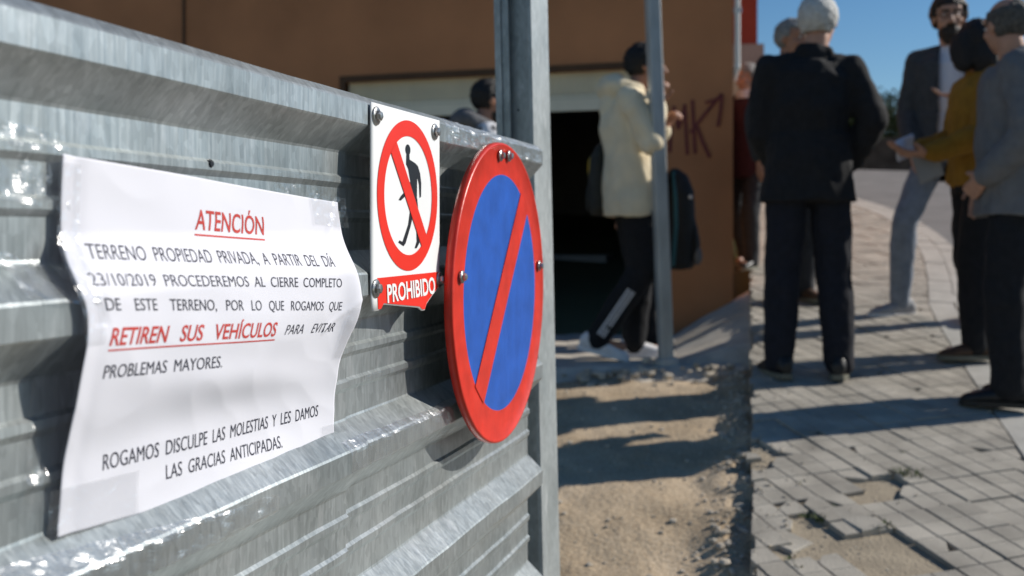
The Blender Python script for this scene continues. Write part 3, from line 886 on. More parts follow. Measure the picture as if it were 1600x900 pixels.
mb = MB(); TX0, TX1 = .042, wd - .022; TZ, TH = .0095, .0225
pv_ = []
for v in vs:
    x = TX0 + (v.x - x0) / (x1 - x0) * (TX1 - TX0); z = TZ + v.y / hh * TH + .004 * ((x / wd) - .5)
    pv_.append(Vector((x, curl(x, z) - .0030, z)))
mb.add(pv_, fs); mb.build('lettering', M['sign_white'], sign, fix=False)
for k, (px, py) in enumerate(((589, 181), (680, 206), (588, 451), (687, 437))):
    s, h = f_pt(px, py, sn + .003); screw(sign, (s - sA, -.002 + curl(s - sA, h - zb_), h - zb_), .0115, k)

# ------------------------------------------------------------------ round no parking sign
dn = .024
s0, h0 = f_pt(777, 456, dn)
dyaw = 0.0
for _ in range(60):                            # the sign hangs a little askew: fit its turn to its seen width
    Yc = s0 * cx - dn * sx; RD = 233 / FPX * Yc
    def edge(q):
        p = f_world(s0 + q * RD * math.cos(dyaw), dn - q * RD * math.sin(dyaw), 0); return p.x / p.y * FPX + 800
    l_, r_ = edge(-1), edge(1)
    s0 += (776 - (l_ + r_) / 2) * .0004
    dyaw += ((r_ - l_) - 143) * .0006
h0 = (360 - 456) / FPX * (s0 * cx - dn * sx)
disc = empty('no_parking_sign', (0, 0, 0))
disc.matrix_world = Matrix.Translation(f_world(s0, dn, h0 - RD)) @ FROT @ Matrix.Rotation(dyaw, 4, 'Z')
tag(disc, 'round blue no parking sign with a red rim and red slash', 'sign')
lean = R(-3.5)
def dp_(r_, t, y): return Vector((r_ * math.cos(t), y, RD + r_ * math.sin(t)))
def disc_ring(profile_, n=96):
    mb = MB(); vs = []
    for i in range(n):
        t = 2 * math.pi * i / n
        for (r_, y_) in profile_: vs.append(dp_(r_, t, y_))
    k = len(profile_)
    mb.add(vs, [(i * k + j, i * k + j + 1, ((i + 1) % n) * k + j + 1, ((i + 1) % n) * k + j) for i in range(n) for j in range(k - 1)])
    return mb
ring_in = RD * .785
pr = [(RD - .004, .012), (RD - .001, .010), (RD, .004), (RD - .0008, -.0005), (RD - .003, -.0025), (RD - .0055, -.002), (RD - .0075, .0), (ring_in, 0)]
rim = disc_ring(pr).build('red_rim', M['disc_red'], disc, True, fix=True)
mb = MB(); n_ = 96
mb.add([dp_(ring_in, 2 * math.pi * i / n_, .0) for i in range(n_)], [tuple(range(n_))]); mb.build('blue_field', M['disc_blue'], disc)
mb = MB(); mb.add([dp_(RD - .003, 2 * math.pi * i / n_, .009) for i in range(n_)], [tuple(range(n_))]); mb.build('back_plate', M['galv_post'], disc)
a = math.atan2(.62, .50); d = Vector((math.cos(a), math.sin(a))); e = Vector((-d.y, d.x)) * RD * .105
mb = MB(); L = ring_in * 1.01
mb.add([Vector((d.x * L * t + e.x * g, -.0012, RD + d.y * L * t + e.y * g)) for t, g in ((-1, -1), (1, -1), (1, 1), (-1, 1))], [(0, 1, 2, 3)])
mb.build('slash', M['disc_red'], disc)
for k, (px, py) in enumerate(((779, 243), (793, 244), (713, 433), (844, 415))):
    s, h = f_pt(px, py, dn); screw(disc, ((s - s0) * .96, -.003, h - h0 + RD), .0095, 10 + k)
for z in (RD * .45, RD * 1.55):
    mb = MB(); mb.box(-.03, .03, .0095, dn + .0 - .001, z - .012, z + .012); mb.build('bracket', M['bolt'], disc)

# ------------------------------------------------------------------ paper notice
LE = [(240, 95), (320, 93), (410, 94), (450, 108), (485, 127), (515, 127), (580, 117), (700, 100), (843, 84)]
RE = [(316, 522), (373, 536), (429, 547), (464, 548), (490, 543), (539, 527), (570, 518), (614, 516), (679, 520), (710, 529)]
def interp(tab, y):
    for (a, b), (c, d_) in zip(tab[:-1], tab[1:]):
        if y <= c: return b + (d_ - b) * (y - a) / (c - a)
    return tab[-1][1]
def smooth_interp(tab, y):
    return sum(interp(tab, max(tab[0][0], min(tab[-1][0], y + o))) for o in (-14, -7, 0, 7, 14)) / 5
def n_of(h):                                   # how far the sheet stands off: over the rib's crest, into the hollows
    c = C0 - PITCH
    t = abs(h - c)
    k = 0 if t < .012 else (t - .012) / ((.066 if h > c else .150) - .012)
    k = min(1, k)
    return .007 - (DEP + .000) * (k * k * (3 - 2 * k)) * .93
S0L, S1R = f_s(95, -.02), f_s(524, -.02)
def paper_pt(u, v, lift=0.0):
    """u along, v from the top edge down"""
    yl = 240 + (843 - 240) * v; yr = 316 + (710 - 316) * v
    nl = nr_ = -.012
    for _ in range(3):
        sl0, hl = f_pt(smooth_interp(LE, yl), yl, nl); nl = n_of(hl) + .0035
        sr0, hr = f_pt(smooth_interp(RE, yr), yr, nr_); nr_ = n_of(hr) + .0035
    # the height of this row and its stand-off
    h = hl + (hr - hl) * u
    n = n_of(h)
    n += .0030 * math.sin(u * 9 + v * 5) * (1 - abs(2 * v - 1)) + .0035 * noise.noise(Vector((u * 3.2, v * 3.0, 1.5)))
    n += .0035 * math.exp(-((v - .62 - .10 * (u - .2)) / .06) ** 2) * math.exp(-((u - .55) / .35) ** 2)       # soft horizontal fold
    n -= .003 * math.exp(-((v - .74 + .10 * (u - .5)) / .07) ** 2) * math.exp(-((u - .35) / .35) ** 2)
    n += .012 * math.exp(-((u - 1) / .05) ** 2) * math.exp(-((v - .42) / .15) ** 2)
    n += .0016 * (.5 - abs(noise.noise(Vector((u * 5 + v * 2, v * 6 - u * 3, 8)))))
    n += .0030 * max(0, 1 - abs((u - .93) * 1.0 + (v - .12) * .55) / .022) * math.exp(-((v - .14) / .12) ** 2)
    n += .0012 * max(0, 1 - abs((v - .45) * .9 + (u - .93) * .8) / .02) * (u > .86)
    n += .0007 * max(0, 1 - abs((u - .03) * 1.2 - (v - .33) * .35) / .014) * math.exp(-((v - .33) / .12) ** 2)
    n -= .0022 * math.exp(-((u - .035) / .02) ** 2) * (1 if v < .45 else .4)
    s = S0L + (S1R - S0L) * u
    s += ((sl0 - S0L) * (1 - u) + (sr0 - S1R) * u) * .6
    return s, n + .0035 + lift, h
no = (S0L, 0, paper_pt(0, 1)[2])
notice = empty('paper_notice', (0, 0, 0)); f_place(notice, *no)
tag(notice, 'white paper notice with black and red writing taped on the corrugated fence', 'notice')
mb = MB(); NU, NV = 170, 150
for i in range(NU + 1):
    for j in range(NV + 1): mb.v.append(loc(*paper_pt(i / NU, j / NV), no))
mb.f = [(i * (NV + 1) + j, i * (NV + 1) + j + 1, (i + 1) * (NV + 1) + j + 1, (i + 1) * (NV + 1) + j) for i in range(NU) for j in range(NV)]
mb.mi = [0] * len(mb.f)
pp = mb.build('sheet', M['paper'], notice, True, fix=False)
md = pp.modifiers.new('t', 'SOLIDIFY'); md.thickness = .0004; md.offset = 0

def paper_px(u, v):
    s, n, h = paper_pt(u, v); p = f_world(s, n, h)
    return p.x / p.y * FPX + 800, 360 - (p.z - CAMZ) / p.y * FPX
def paper_inv(px, py):
    u, v = (px - 95) / 430, .5
    for _ in range(25):
        x, y = paper_px(u, v)
        xu, yu = paper_px(u + .002, v); xv, yv = paper_px(u, v + .002)
        a, b, c, d_ = (xu - x) / .002, (xv - x) / .002, (yu - y) / .002, (yv - y) / .002
        det = a * d_ - b * c
        dx, dy = px - x, py - y
        u += max(-.15, min(.15, (d_ * dx - b * dy) / det * .7)); v += max(-.15, min(.15, (a * dy - c * dx) / det * .7))
    return u, v
def write(txt, L, Rt, cap, matname, shear=0, bold=-.001, under=False):
    """txt from picture point L to Rt (baseline), cap = capital height in px at the left"""
    (u0, v0), (u1, v1) = paper_inv(*L), paper_inv(*Rt)
    uc, vc = paper_inv(L[0], L[1] - cap)
    ch = v0 - vc
    vs, fs = text_verts(txt, 1, shear, bold, 9)
    x0 = min(v.x for v in vs); x1 = max(v.x for v in vs)
    capH = .729
    mb = MB(); pts = []
    asp = (x1 - x0)
    for v in vs:
        t = (v.x - x0) / (x1 - x0)
        pts.append(loc(*paper_pt(u0 + (u1 - u0) * t, v0 + (v1 - v0) * t - v.y / capH * ch, .0005), no))
    mb.add(pts, fs)
    if under:
        k = 90; up = []
        for i in range(k + 1):
            t = i / k
            for dv in (.22, .31): up.append(loc(*paper_pt(u0 + (u1 - u0) * t, v0 + (v1 - v0) * t + dv * ch, .0005), no))
        mb.add(up, [(2 * i, 2 * i + 1, 2 * i + 3, 2 * i + 2) for i in range(k)])
    return mb
def line(m_, b_): b_.build('text_line', M[m_], notice, fix=False)
line('ink_red', write('ATENCIÓN', (304, 358), (412, 367), 33, 0, 0, .012, True))
line('ink', write('TERRENO  PROPIEDAD  PRIVADA,  A  PARTIR  DEL  DÍA', (138, 404), (524, 417), 25, 0))
line('ink', write('23/10/2019  PROCEDEREMOS  AL  CIERRE  COMPLETO', (144, 446), (534, 449), 21, 0))
line('ink', write('DE    ESTE    TERRENO,   POR   LO   QUE   ROGAMOS   QUE', (166, 485), (533, 485), 21, 0))
line('ink_red', write('RETIREN   SUS   VEHÍCULOS', (170, 540), (430, 525), 29, 0, .16, .016, True))
line('ink', write('PARA    EVITAR', (444, 523), (520, 518), 16, 0, .3))
line('ink', write('PROBLEMAS  MAYORES.', (160, 592), (346, 574), 22, 0))
line('ink', write('ROGAMOS  DISCULPE  LAS  MOLESTIAS  Y  LES  DAMOS', (160, 735), (496, 650), 26, 0))
line('ink', write('LAS  GRACIAS  ANTICIPADAS.', (259, 749), (441, 699), 24, 0))

# ------------------------------------------------------------------ clear tape and crumpled film
def paper_tape(label, ua, ub, va, vb, seed, nu=20, nv=40):
    mb = MB()
    for i in range(nu + 1):
        for j in range(nv + 1):
            u, v = ua + (ub - ua) * i / nu, va + (vb - va) * j / nv
            q = Vector((u * 24, v * 20, seed))
            s_, n_, h_ = paper_pt(u + .004 * noise.noise(Vector((v * 9, seed, 0))), v, .0016)
            mb.v.append(loc(s_, n_ + .0018 * abs(noise.noise(q)) + .001 * abs(noise.noise(q * 2.7)), h_, no))
    mb.f = [(i * (nv + 1) + j, i * (nv + 1) + j + 1, (i + 1) * (nv + 1) + j + 1, (i + 1) * (nv + 1) + j) for i in range(nu) for j in range(nv)]
    mb.mi = [0] * len(mb.f)
    ob = mb.build('clear_tape', M['tape'], None, False, fix=False)
    f_place(ob, *no); tag(ob, label, 'tape', 'clear tape on the fence')
paper_tape('long clear tape strip over the left edge of the notice', -.014, .045, .02, .50, 21)
paper_tape('clear tape strip over the top right corner of the notice', .86, 1.04, -.02, .10, 22, 30, 16)
paper_tape('clear tape strip over the right edge of the notice', .955, 1.05, .42, .62, 23)
paper_tape('clear tape patch over the bottom left corner of the notice', -.03, .20, .87, 1.0, 24, 30, 16)
paper_tape('clear tape patch over the bottom right corner of the notice', .93, 1.06, .88, 1.02, 25, 20, 16)
def film(label, corners, n0, amp, seed, mat='tape', nu=26, nv=14, follow=True, freq=30, cat='tape'):
    """corners: picture points TL TR BR BL on the fence; the film follows the fence's profile"""
    pts = []
    g = [f_pt(x, y, n0) for x, y in corners]
    def bil(u, v):
        a = [g[0][i] * (1 - u) + g[1][i] * u for i in (0, 1)]; b = [g[3][i] * (1 - u) + g[2][i] * u for i in (0, 1)]
        return a[0] * (1 - v) + b[0] * v, a[1] * (1 - v) + b[1] * v
    prof = sorted(profile(0, -1.3))
    def pn(h):
        for (a, b), (c, d_) in zip(prof[:-1], prof[1:]):
            if h <= c: return b + (d_ - b) * max(0, (h - a)) / max(1e-6, c - a)
        return prof[-1][1]
    o = (*g[3][:1], 0, g[3][1])
    mb = MB()
    for i in range(nu + 1):
        for j in range(nv + 1):
            s, h = bil(i / nu, j / nv)
            q = Vector((s * freq, h * freq * .8, seed))
            k = abs(noise.noise(q)) * amp + abs(noise.noise(q * 2.3)) * amp * .5
            base = pn(h) if follow else n0
            mb.v.append(loc(s + .004 * noise.noise(q * .6), base + .005 + k, h + .003 * noise.noise(q * .7 + Vector((3, 3, 3))), o))
    mb.f = [(i * (nv + 1) + j, i * (nv + 1) + j + 1, (i + 1) * (nv + 1) + j + 1, (i + 1) * (nv + 1) + j) for i in range(nu) for j in range(nv)]
    mb.mi = [0] * len(mb.f)
    ob = mb.build('clear_tape', M[mat], None, False, fix=False)
    f_place(ob, *o)
    return tag(ob, label, cat, 'clear tape on the fence')
film('crinkled clear tape left of the notice beside its upper corner', [(-30, 180), (92, 215), (92, 330), (-30, 310)], -.03, .006, 1, 'tape')
film('crumpled clear tape left of the notice at its middle', [(20, 395), (128, 420), (122, 475), (20, 470)], -.01, .007, 2, 'wrap')
film('strip of clear tape hanging down left of the notice', [(38, 590), (98, 590), (70, 800), (26, 800)], -.03, .0025, 3, 'tape')
film('wide crumpled clear tape under the lower edge of the notice', [(-20, 890), (400, 768), (400, 800), (-20, 985)], -.02, .006, 4, 'wrap', 44, 12)
film('shiny clear tape on the sloping rib right of the notice corner', [(515, 690), (700, 618), (712, 645), (515, 738)], -.02, .004, 5, 'wrap', 36, 10)
film('thin clear tape along the top right corner of the notice', [(420, 268), (534, 285), (534, 318), (420, 300)], -.03, .006, 6, 'tape')
film('crumpled clear film wrapped over the top rib by the round sign', [(688, 182), (840, 232), (842, 268), (690, 235)], 0, .007, 7, 'wrap', 40, 16, True, 45)
film('small clear tape tag below the walking figure sign', [(560, 585), (640, 560), (640, 575), (560, 602)], -.03, .003, 8, 'tape')
film('clear tape patch on the fence sheet between the notice and the round sign', [(640, 680), (720, 655), (720, 668), (640, 695)], -.03, .003, 9, 'tape')

# ------------------------------------------------------------------ leaning pole by the garage
pole = empty('steel_pole', (W(1041, 570, 5.28).x, 5.28, SLABZ)); tag(pole, 'slim grey square steel pole that the hooded boy holds on to', 'pole')
pole.rotation_euler = (0, R(-2.3), R(12))
mb = MB(); hw = .034
prof_ = []
for (a, b) in ((1, 1), (-1, 1), (-1, -1), (1, -1)):
    for k in range(4):
        t = math.atan2(b, a) - R(45) + R(30) * k
        prof_.append((a * (hw - .008) + .008 * math.cos(t), b * (hw - .008) + .008 * math.sin(t)))
n_ = len(prof_); zs = (0, 1, 2, 3.1)
mb.add([(x, y_, z) for z in zs for x, y_ in prof_], [(j * n_ + i, j * n_ + (i + 1) % n_, (j + 1) * n_ + (i + 1) % n_, (j + 1) * n_ + i) for j in range(3) for i in range(n_)] + [tuple(3 * n_ + i for i in range(n_))])
mb.build('shaft', M['galv_pole'], pole, False)
mb = MB(); mb.loft([((0, 0, -.03), (.085, 0, 0), (0, .08, 0)), ((0, 0, .02), (.07, 0, 0), (0, .065, 0)), ((0, 0, .035), (.05, 0, 0), (0, .05, 0))], 12); mb.build('footing', M['conc'], pole, True)

# ------------------------------------------------------------------ people
def vec(*a): return Vector(a)
def hand(mb, wr, d, pn, size=1.0, curl_=.5, mirror=1):
    """palm, four bent fingers and a thumb; d = pointing direction, pn = palm normal"""
    d = d.normalized(); pn = (pn - d * pn.dot(d)).normalized(); sd_ = d.cross(pn) * mirror
    k = size
    pc = wr + d * .05 * k
    mb.capsule(wr - d * .02, .026 * k, wr + d * .012 * k, .027 * k)
    for q in (-1.5, -.5, .5, 1.5): mb.capsule(wr + d * .02 * k + sd_ * q * .011 * k, .015 * k, wr + d * .085 * k + sd_ * q * .019 * k, .0125 * k)
    for q, L in ((-1.5, .062), (-.5, .076), (.5, .082), (1.5, .072)):
        b = wr + d * .088 * k + sd_ * q * .0205 * k
        d1 = (d * math.cos(curl_ * .7) + pn * math.sin(curl_ * .7)); d2 = (d * math.cos(curl_ * 1.7) + pn * math.sin(curl_ * 1.7)); d3 = (d * math.cos(curl_ * 2.4) + pn * math.sin(curl_ * 2.4))
        p1 = b + d1 * L * .48 * k; p2 = p1 + d2 * L * .32 * k; p3 = p2 + d3 * L * .22 * k
        mb.capsule(b, .0105 * k, p1, .0098 * k, 8); mb.capsule(p1, .0098 * k, p2, .009 * k, 8); mb.capsule(p2, .009 * k, p3, .008 * k, 8)
    tb = wr + d * .022 * k + sd_ * .028 * k
    td = (d * .65 + sd_ * .62 + pn * .35).normalized(); t1_ = tb + td * .042 * k; t2_ = t1_ + (td * .6 + d * .5 + pn * .3).normalized() * .03 * k
    mb.capsule(tb, .0145 * k, t1_, .0115 * k, 8); mb.capsule(t1_, .0115 * k, t2_, .0092 * k, 8)

def head_frame(yaw, pitch, roll=0):
    return Matrix.Rotation(R(yaw), 3, 'Z') @ Matrix.Rotation(R(pitch), 3, 'X') @ Matrix.Rotation(R(roll), 3, 'Y')

def build_person(label, loc_, theta, height, P, wear, head, voxel=.0075):
    """P: joint overrides in a 1.75 m body (x right, y forward, z up). wear: list of garments"""
    k = height / 1.75
    J = {'pel': vec(0, 0, .95), 'chest': vec(0, 0, 1.28), 'neck': vec(0, -.01, 1.48), 'head': vec(0, .015, 1.635)}
    for s_, q in (('r', 1), ('l', -1)):
        J['hip' + s_] = vec(.092 * q, 0, .92); J['knee' + s_] = vec(.10 * q, .02, .50); J['ank' + s_] = vec(.105 * q, -.01, .09)
        J['sho' + s_] = vec(.178 * q, -.01, 1.415); J['elb' + s_] = vec(.245 * q, -.03, 1.13); J['wri' + s_] = vec(.255 * q, .04, .885)
        J['toe' + s_] = vec(.03 * q, 1, 0); J['hd' + s_] = vec(0, .1, -1); J['pn' + s_] = vec(-q, 0, 0)
        J['fp' + s_] = 0.0
    J.update(P)
    curls = P.get('curl', {'r': .35, 'l': .35})
    lat = (J['shor'] - J['shol']).normalized(); plat = (J['hipr'] - J['hipl']).normalized()
    root = empty('person', loc_, R(theta)); root.scale = (k, k, k)
    tag(root, label, 'person')
    sk = M[head.get('skin', 'skin')]
    Mh = head_frame(*head.get('turn', (0, 0)))
    hc = J['head']
    # --- body: one continuous surface
    mb = MB()
    def torso(mb, ex, top_w=.17, z_hem=None, bulge=0.0):
        pts = [J['pel'] - vec(0, 0, .06), J['pel'], J['pel'].lerp(J['chest'], .45), J['chest'], J['chest'].lerp(J['neck'], .55), J['neck'] - vec(0, 0, .03)]
        rx = [.155, .165, .145, .165, .175, .10]; ry = [.105, .112, .100 + bulge, .118, .105, .07]
        rings = []
        for i, p in enumerate(pts):
            l_ = plat.lerp(lat, i / 5).normalized(); ax = (pts[min(5, i + 1)] - pts[max(0, i - 1)]).normalized()
            f_ = ax.cross(l_).normalized(); l_ = f_.cross(ax).normalized()
            rings.append((p, l_ * (rx[i] + ex), f_ * (ry[i] + ex)))
        mb.loft(rings, 20)
        return rings
    torso(mb, -.012)
    mb.capsule(J['neck'] - vec(0, 0, .05), .062, hc + Mh @ vec(0, -.02, -.07), .054)
    mb.capsule(J['shol'], .055, J['shor'], .055)
    for s_, q in (('r', 1), ('l', -1)):
        mb.capsule(J['sho' + s_], .052, J['elb' + s_], .038); mb.capsule(J['elb' + s_], .040, J['wri' + s_], .026)
        hand(mb, J['wri' + s_], J['hd' + s_], J['pn' + s_], 1.0, curls[s_], -q if P.get('mir') else q)
        mb.capsule(J['hip' + s_], .078, J['knee' + s_], .052); mb.capsule(J['knee' + s_], .053, J['ank' + s_], .038)
        t = J['toe' + s_].normalized(); mb.capsule(J['ank' + s_] - t * .03 - vec(0, 0, .035), .034, J['ank' + s_] + t * .13 - vec(0, 0, .05), .027)
    # head
    def E(c, r_): mb.ellipsoid(hc + Mh @ Vector(c), r_, Mh)
    E((0, -.018, .025), (.076, .094, .090)); E((0, .022, -.035), (.060, .070, .082)); E((0, .045, -.088), (.033, .030, .026))
    E((0, .062, .040), (.056, .030, .030))
    mb.capsule(hc + Mh @ vec(0, .090, .012), .009, hc + Mh @ vec(0, .112, -.026), .0145, 8)
    E((.0, .090, -.030), (.020, .014, .010)); E((0, .082, -.058), (.024, .014, .008)); E((0, .080, -.070), (.021, .014, .008))
    for q in (1, -1):
        E((.078 * q, -.012, -.008), (.010, .020, .032)); E((.04 * q, .058, -.025), (.022, .022, .022))
    me = remesh(mb, voxel, 2); me.materials.append(sk)
    link('body', me, None, root)
    # eyes
    eb = None
    for q in (1, -1):
        eb = MB(); eb.ellipsoid(hc + Mh @ vec(.031 * q, .078, .010), (.013, .010, .008), Mh, 12, 8); eo = eb.build('eye', M['eye'], root, True)
        ib = MB(); ib.ellipsoid(hc + Mh @ vec(.031 * q, .0862, .010), (.006, .003, .006), Mh, 10, 6); ib.build('iris', M['sign_black'], eo, True)
        br = MB(); br.capsule(hc + Mh @ vec(.014 * q, .092, .030), .005, hc + Mh @ vec(.048 * q, .078, .032), .004, 8); br.build('eyebrow', M[head['hair']], root, True)
    # hair
    st = head.get('style', 'short')
    hb = MB(); n1, n2 = 56, 36
    for j in range(n2 + 1):
        ph = math.pi * j / n2
        for i in range(n1):
            t = 2 * math.pi * i / n1
            d = Vector((math.sin(ph) * math.cos(t), math.sin(ph) * math.sin(t), math.cos(ph)))
            th = head.get('thick', .014)
            lp = head.get('lump', 1.0)
            g = 1 + .07 * noise.noise(d * 5 + Vector((len(label), 0, 0))) + .045 * lp * noise.noise(d * 15) + .02 * lp * noise.noise(d * 32)
            p = Vector((d.x * (.078 + th), -.020 + d.y * (.094 + th), .024 + d.z * (.092 + th))) * 1.0
            p = Vector((0, -.02, .024)) + (p - Vector((0, -.02, .024))) * g
            low = p.z < -.062 + .045 * (p.y > 0)
            face = p.y > .030 and p.z < .062 - .0 * abs(p.x)
            side = (abs(p.x) > .055 and p.y > -.005 and p.z < .0)
            bad = low or face or side
            if st == 'bald': bad = bad or (p.z > .062 and p.y > -.095) or (p.y > .02 and p.z > .02)
            if bad:      # tuck under the skin
                p = Vector((0, -.02, .02)) + (p - Vector((0, -.02, .02))) * (.80 if not (face and not low) else .74)
            hb.v.append(hc + Mh @ p)
    hb.f = [(j * n1 + i, j * n1 + (i + 1) % n1, (j + 1) * n1 + (i + 1) % n1, (j + 1) * n1 + i) for j in range(n2) for i in range(n1)]
    hb.mi = [0] * len(hb.f)
    hb.build('hair', M[head['hair']], root, True)
    if st == 'long':
        lb = MB()
        lb.ellipsoid(hc + Mh @ vec(0, -.04, .015), (.102, .105, .108), Mh); lb.ellipsoid(hc + Mh @ vec(0, -.06, -.09), (.105, .075, .14), Mh)
        lb.ellipsoid(hc + Mh @ vec(.075, -.01, -.05), (.035, .05, .11), Mh); lb.ellipsoid(hc + Mh @ vec(-.080, .03, -.04), (.04, .07, .11), Mh)
        lm = remesh(lb, .009, 3); wrinkle(lm, .006, 30, 3, (1, 1, .3)); lm.materials.append(M[head['hair']]); link('long_hair', lm, None, root)
    if head.get('beard'):
        bb = MB(); bb.ellipsoid(hc + Mh @ vec(0, .036, -.085), (.060, .066, .052), Mh); bb.ellipsoid(hc + Mh @ vec(0, .055, -.115), (.042, .040, .036), Mh)
        bb.ellipsoid(hc + Mh @ vec(0, .094, -.046), (.030, .014, .008), Mh)
        bm_ = remesh(bb, .007, 1); wrinkle(bm_, .004, 60, 1); bm_.materials.append(M['hair_brown']); link('beard', bm_, None, root)
    if head.get('glasses'):
        gb = MB()
        for q in (1, -1):
            for i in range(16):
                t0_, t1_ = 2 * math.pi * i / 16, 2 * math.pi * (i + 1) / 16
                gb.capsule(hc + Mh @ vec(.033 * q + .023 * math.cos(t0_), .097, .008 + .017 * math.sin(t0_)), .0022, hc + Mh @ vec(.033 * q + .023 * math.cos(t1_), .097, .008 + .017 * math.sin(t1_)), .0022, 6)
            gb.capsule(hc + Mh @ vec(.056 * q, .095, .012), .002, hc + Mh @ vec(.080 * q, -.01, .014), .002, 6)
        gb.build('glasses', M['lens'], root, True)
    # --- clothes
    for gi, g in enumerate(wear):
        kind, mat = g[0], M[g[1]]; op = g[2] if len(g) > 2 else {}
        mb = MB()
        if kind in ('top', 'vest'):
            ex = op.get('ex', .022); hem = op.get('hem', .16)
            rings = torso(mb, ex, bulge=op.get('bulge', .0))
            p0 = J['pel'] - vec(0, 0, .02)
            fwd = vec(0, 0, 1).cross(plat).normalized() * -1
            mb.loft([(p0 - vec(0, 0, hem), plat * (.175 + ex + op.get('flare', 0)), fwd * (.125 + ex)), (p0, plat * (.172 + ex), fwd * (.122 + ex)), (J['pel'].lerp(J['chest'], .5), plat * (.155 + ex), fwd * (.11 + ex))], 20)
            mb.capsule(J['shol'] - lat * -.005, .058 + ex * .35, J['shor'] - lat * .005, .058 + ex * .35)
            for q in (1, -1): mb.capsule(J['neck'] + lat * .05 * q - vec(0, 0, .045), .060 + ex * .3, J['shor' if q > 0 else 'shol'] + vec(0, 0, .002), .056 + ex * .35)
            mb.capsule(J['neck'] - vec(0, 0, .04), .085, J['neck'] + vec(0, -.01, .0), .072)
            if kind == 'top':
                sr = op.get('sleeve', .018)
                for s_ in 'rl':
                    mb.capsule(J['sho' + s_], .050 + sr, J['elb' + s_], .045 + sr); w_ = J['wri' + s_]; e_ = J['elb' + s_]
                    mb.capsule(e_, .045 + sr, e_.lerp(w_, .92), .032 + sr * .8)
            if op.get('hood'):
                mb.ellipsoid(J['neck'] + vec(0, -.095, .025), (.130, .090, .080)); mb.ellipsoid(J['neck'] + vec(0, -.115, -.07), (.10, .055, .09))
                mb.capsule(J['neck'] + vec(-.085, .03, .0), .035, J['neck'] + vec(-.10, -.07, .02), .045); mb.capsule(J['neck'] + vec(.085, .03, .0), .035, J['neck'] + vec(.10, -.07, .02), .045)
            if op.get('collar'):
                mb.capsule(J['neck'] + vec(-.05, -.03, .02), .036, J['neck'] + vec(.05, -.03, .02), .036)
        elif kind == 'sleeves':
            sr = op.get('sleeve', .016)
            for s_ in 'rl':
                mb.capsule(J['sho' + s_], .058 + sr, J['elb' + s_], .044 + sr); mb.capsule(J['elb' + s_], .045 + sr, J['elb' + s_].lerp(J['wri' + s_], .93), .030 + sr * .8)
            mb.capsule(J['shol'], .060, J['shor'], .060)
        elif kind == 'trousers':
            sr = op.get('ex', .018)
            fwd = vec(0, 0, 1).cross(plat).normalized() * -1
            p0 = J['pel']
            mb.loft([(p0 + vec(0, 0, .10), plat * .155, fwd * .115), (p0, plat * .172, fwd * .125), (p0 - vec(0, 0, .09), plat * .170, fwd * .122)], 18)
            for s_ in 'rl':
                kn, an, hp = J['knee' + s_], J['ank' + s_], J['hip' + s_]
                mb.capsule(hp, .082 + sr * .6, kn, .056 + sr); e_ = an + (kn - an).normalized() * op.get('up', -.01)
                mb.capsule(kn, .056 + sr, kn.lerp(e_, .45), .056 + sr * .8); mb.capsule(kn.lerp(e_, .45), .056 + sr * .8, e_, .040 + sr)
        elif kind == 'shoes':
            for s_, q in (('r', 1), ('l', -1)):
                t = J['toe' + s_].normalized(); an = J['ank' + s_]; fp = R(J['fp' + s_])
                l_ = t.cross(vec(0, 0, 1)).normalized(); t2 = t * math.cos(fp) - vec(0, 0, 1) * math.sin(fp); u2 = l_.cross(t2).normalized()
                base = an - u2 * .088 - t2 * .005
                shb = MB(); prof2 = [(-.085, .026, .030, .045), (-.06, .036, .048, .06), (.0, .040, .050, .058), (.07, .046, .038, .042), (.13, .046, .030, .033), (.175, .036, .022, .026), (.195, .015, .012, .020)]
                shb.loft([(base + t2 * a + u2 * c, l_ * b, u2 * min(c - .004, d_)) for a, b, d_, c in prof2], 16)
                shb.capsule(base + u2 * .06 - t2 * .01, .042, an + u2 * .02, .044)
                sm = remesh(shb, .007, 2); sm.materials.append(mat)
                so2 = link('shoe', sm, None, root)
                sb_ = MB(); out = [(-.088, .024), (-.06, .038), (0, .041), (.07, .049), (.13, .049), (.18, .036), (.2, .014)]
                ring = [(a, b) for a, b in out] + [(a, -b) for a, b in reversed(out)]
                vs2 = [base + t2 * a + l_ * b + u2 * z for z in (0.0, .022) for a, b in ring]; nn = len(ring)
                sb_.add(vs2, [tuple(range(nn)), tuple(nn + i for i in range(nn))] + [(i, (i + 1) % nn, nn + (i + 1) % nn, nn + i) for i in range(nn)])
                sb_.build('sole', M[op.get('sole', 'sole')], so2)
            continue
        me = remesh(mb, voxel * 1.15, 4)
        wrinkle(me, op.get('amp', .007), op.get('freq', 11), gi + len(label) * .37, (1, 1, .8))
        if op.get('open'):
            bm = bmesh.new(); bm.from_mesh(me); kill = []
            for f in bm.faces:
                c = f.calc_center_median(); p = c - J['chest']
                if p.dot(vec(0, 0, 1).cross(lat)) > .02 and abs(c.x - J['chest'].x - op.get('ox', 0)) < op['open'] + max(0, (1.30 - c.z)) * .02 and c.z < 1.53 and abs(p.dot(lat)) < .13: kill.append(f)
            bmesh.ops.delete(bm, geom=kill, context='FACES'); bm.to_mesh(me); bm.free()
        me.materials.append(mat)
        go = link(op.get('name', kind), me, None, root)
        if op.get('open'):
            md = go.modifiers.new('t', 'SOLIDIFY'); md.thickness = .006
    return root, J, k

GZ = pave_z
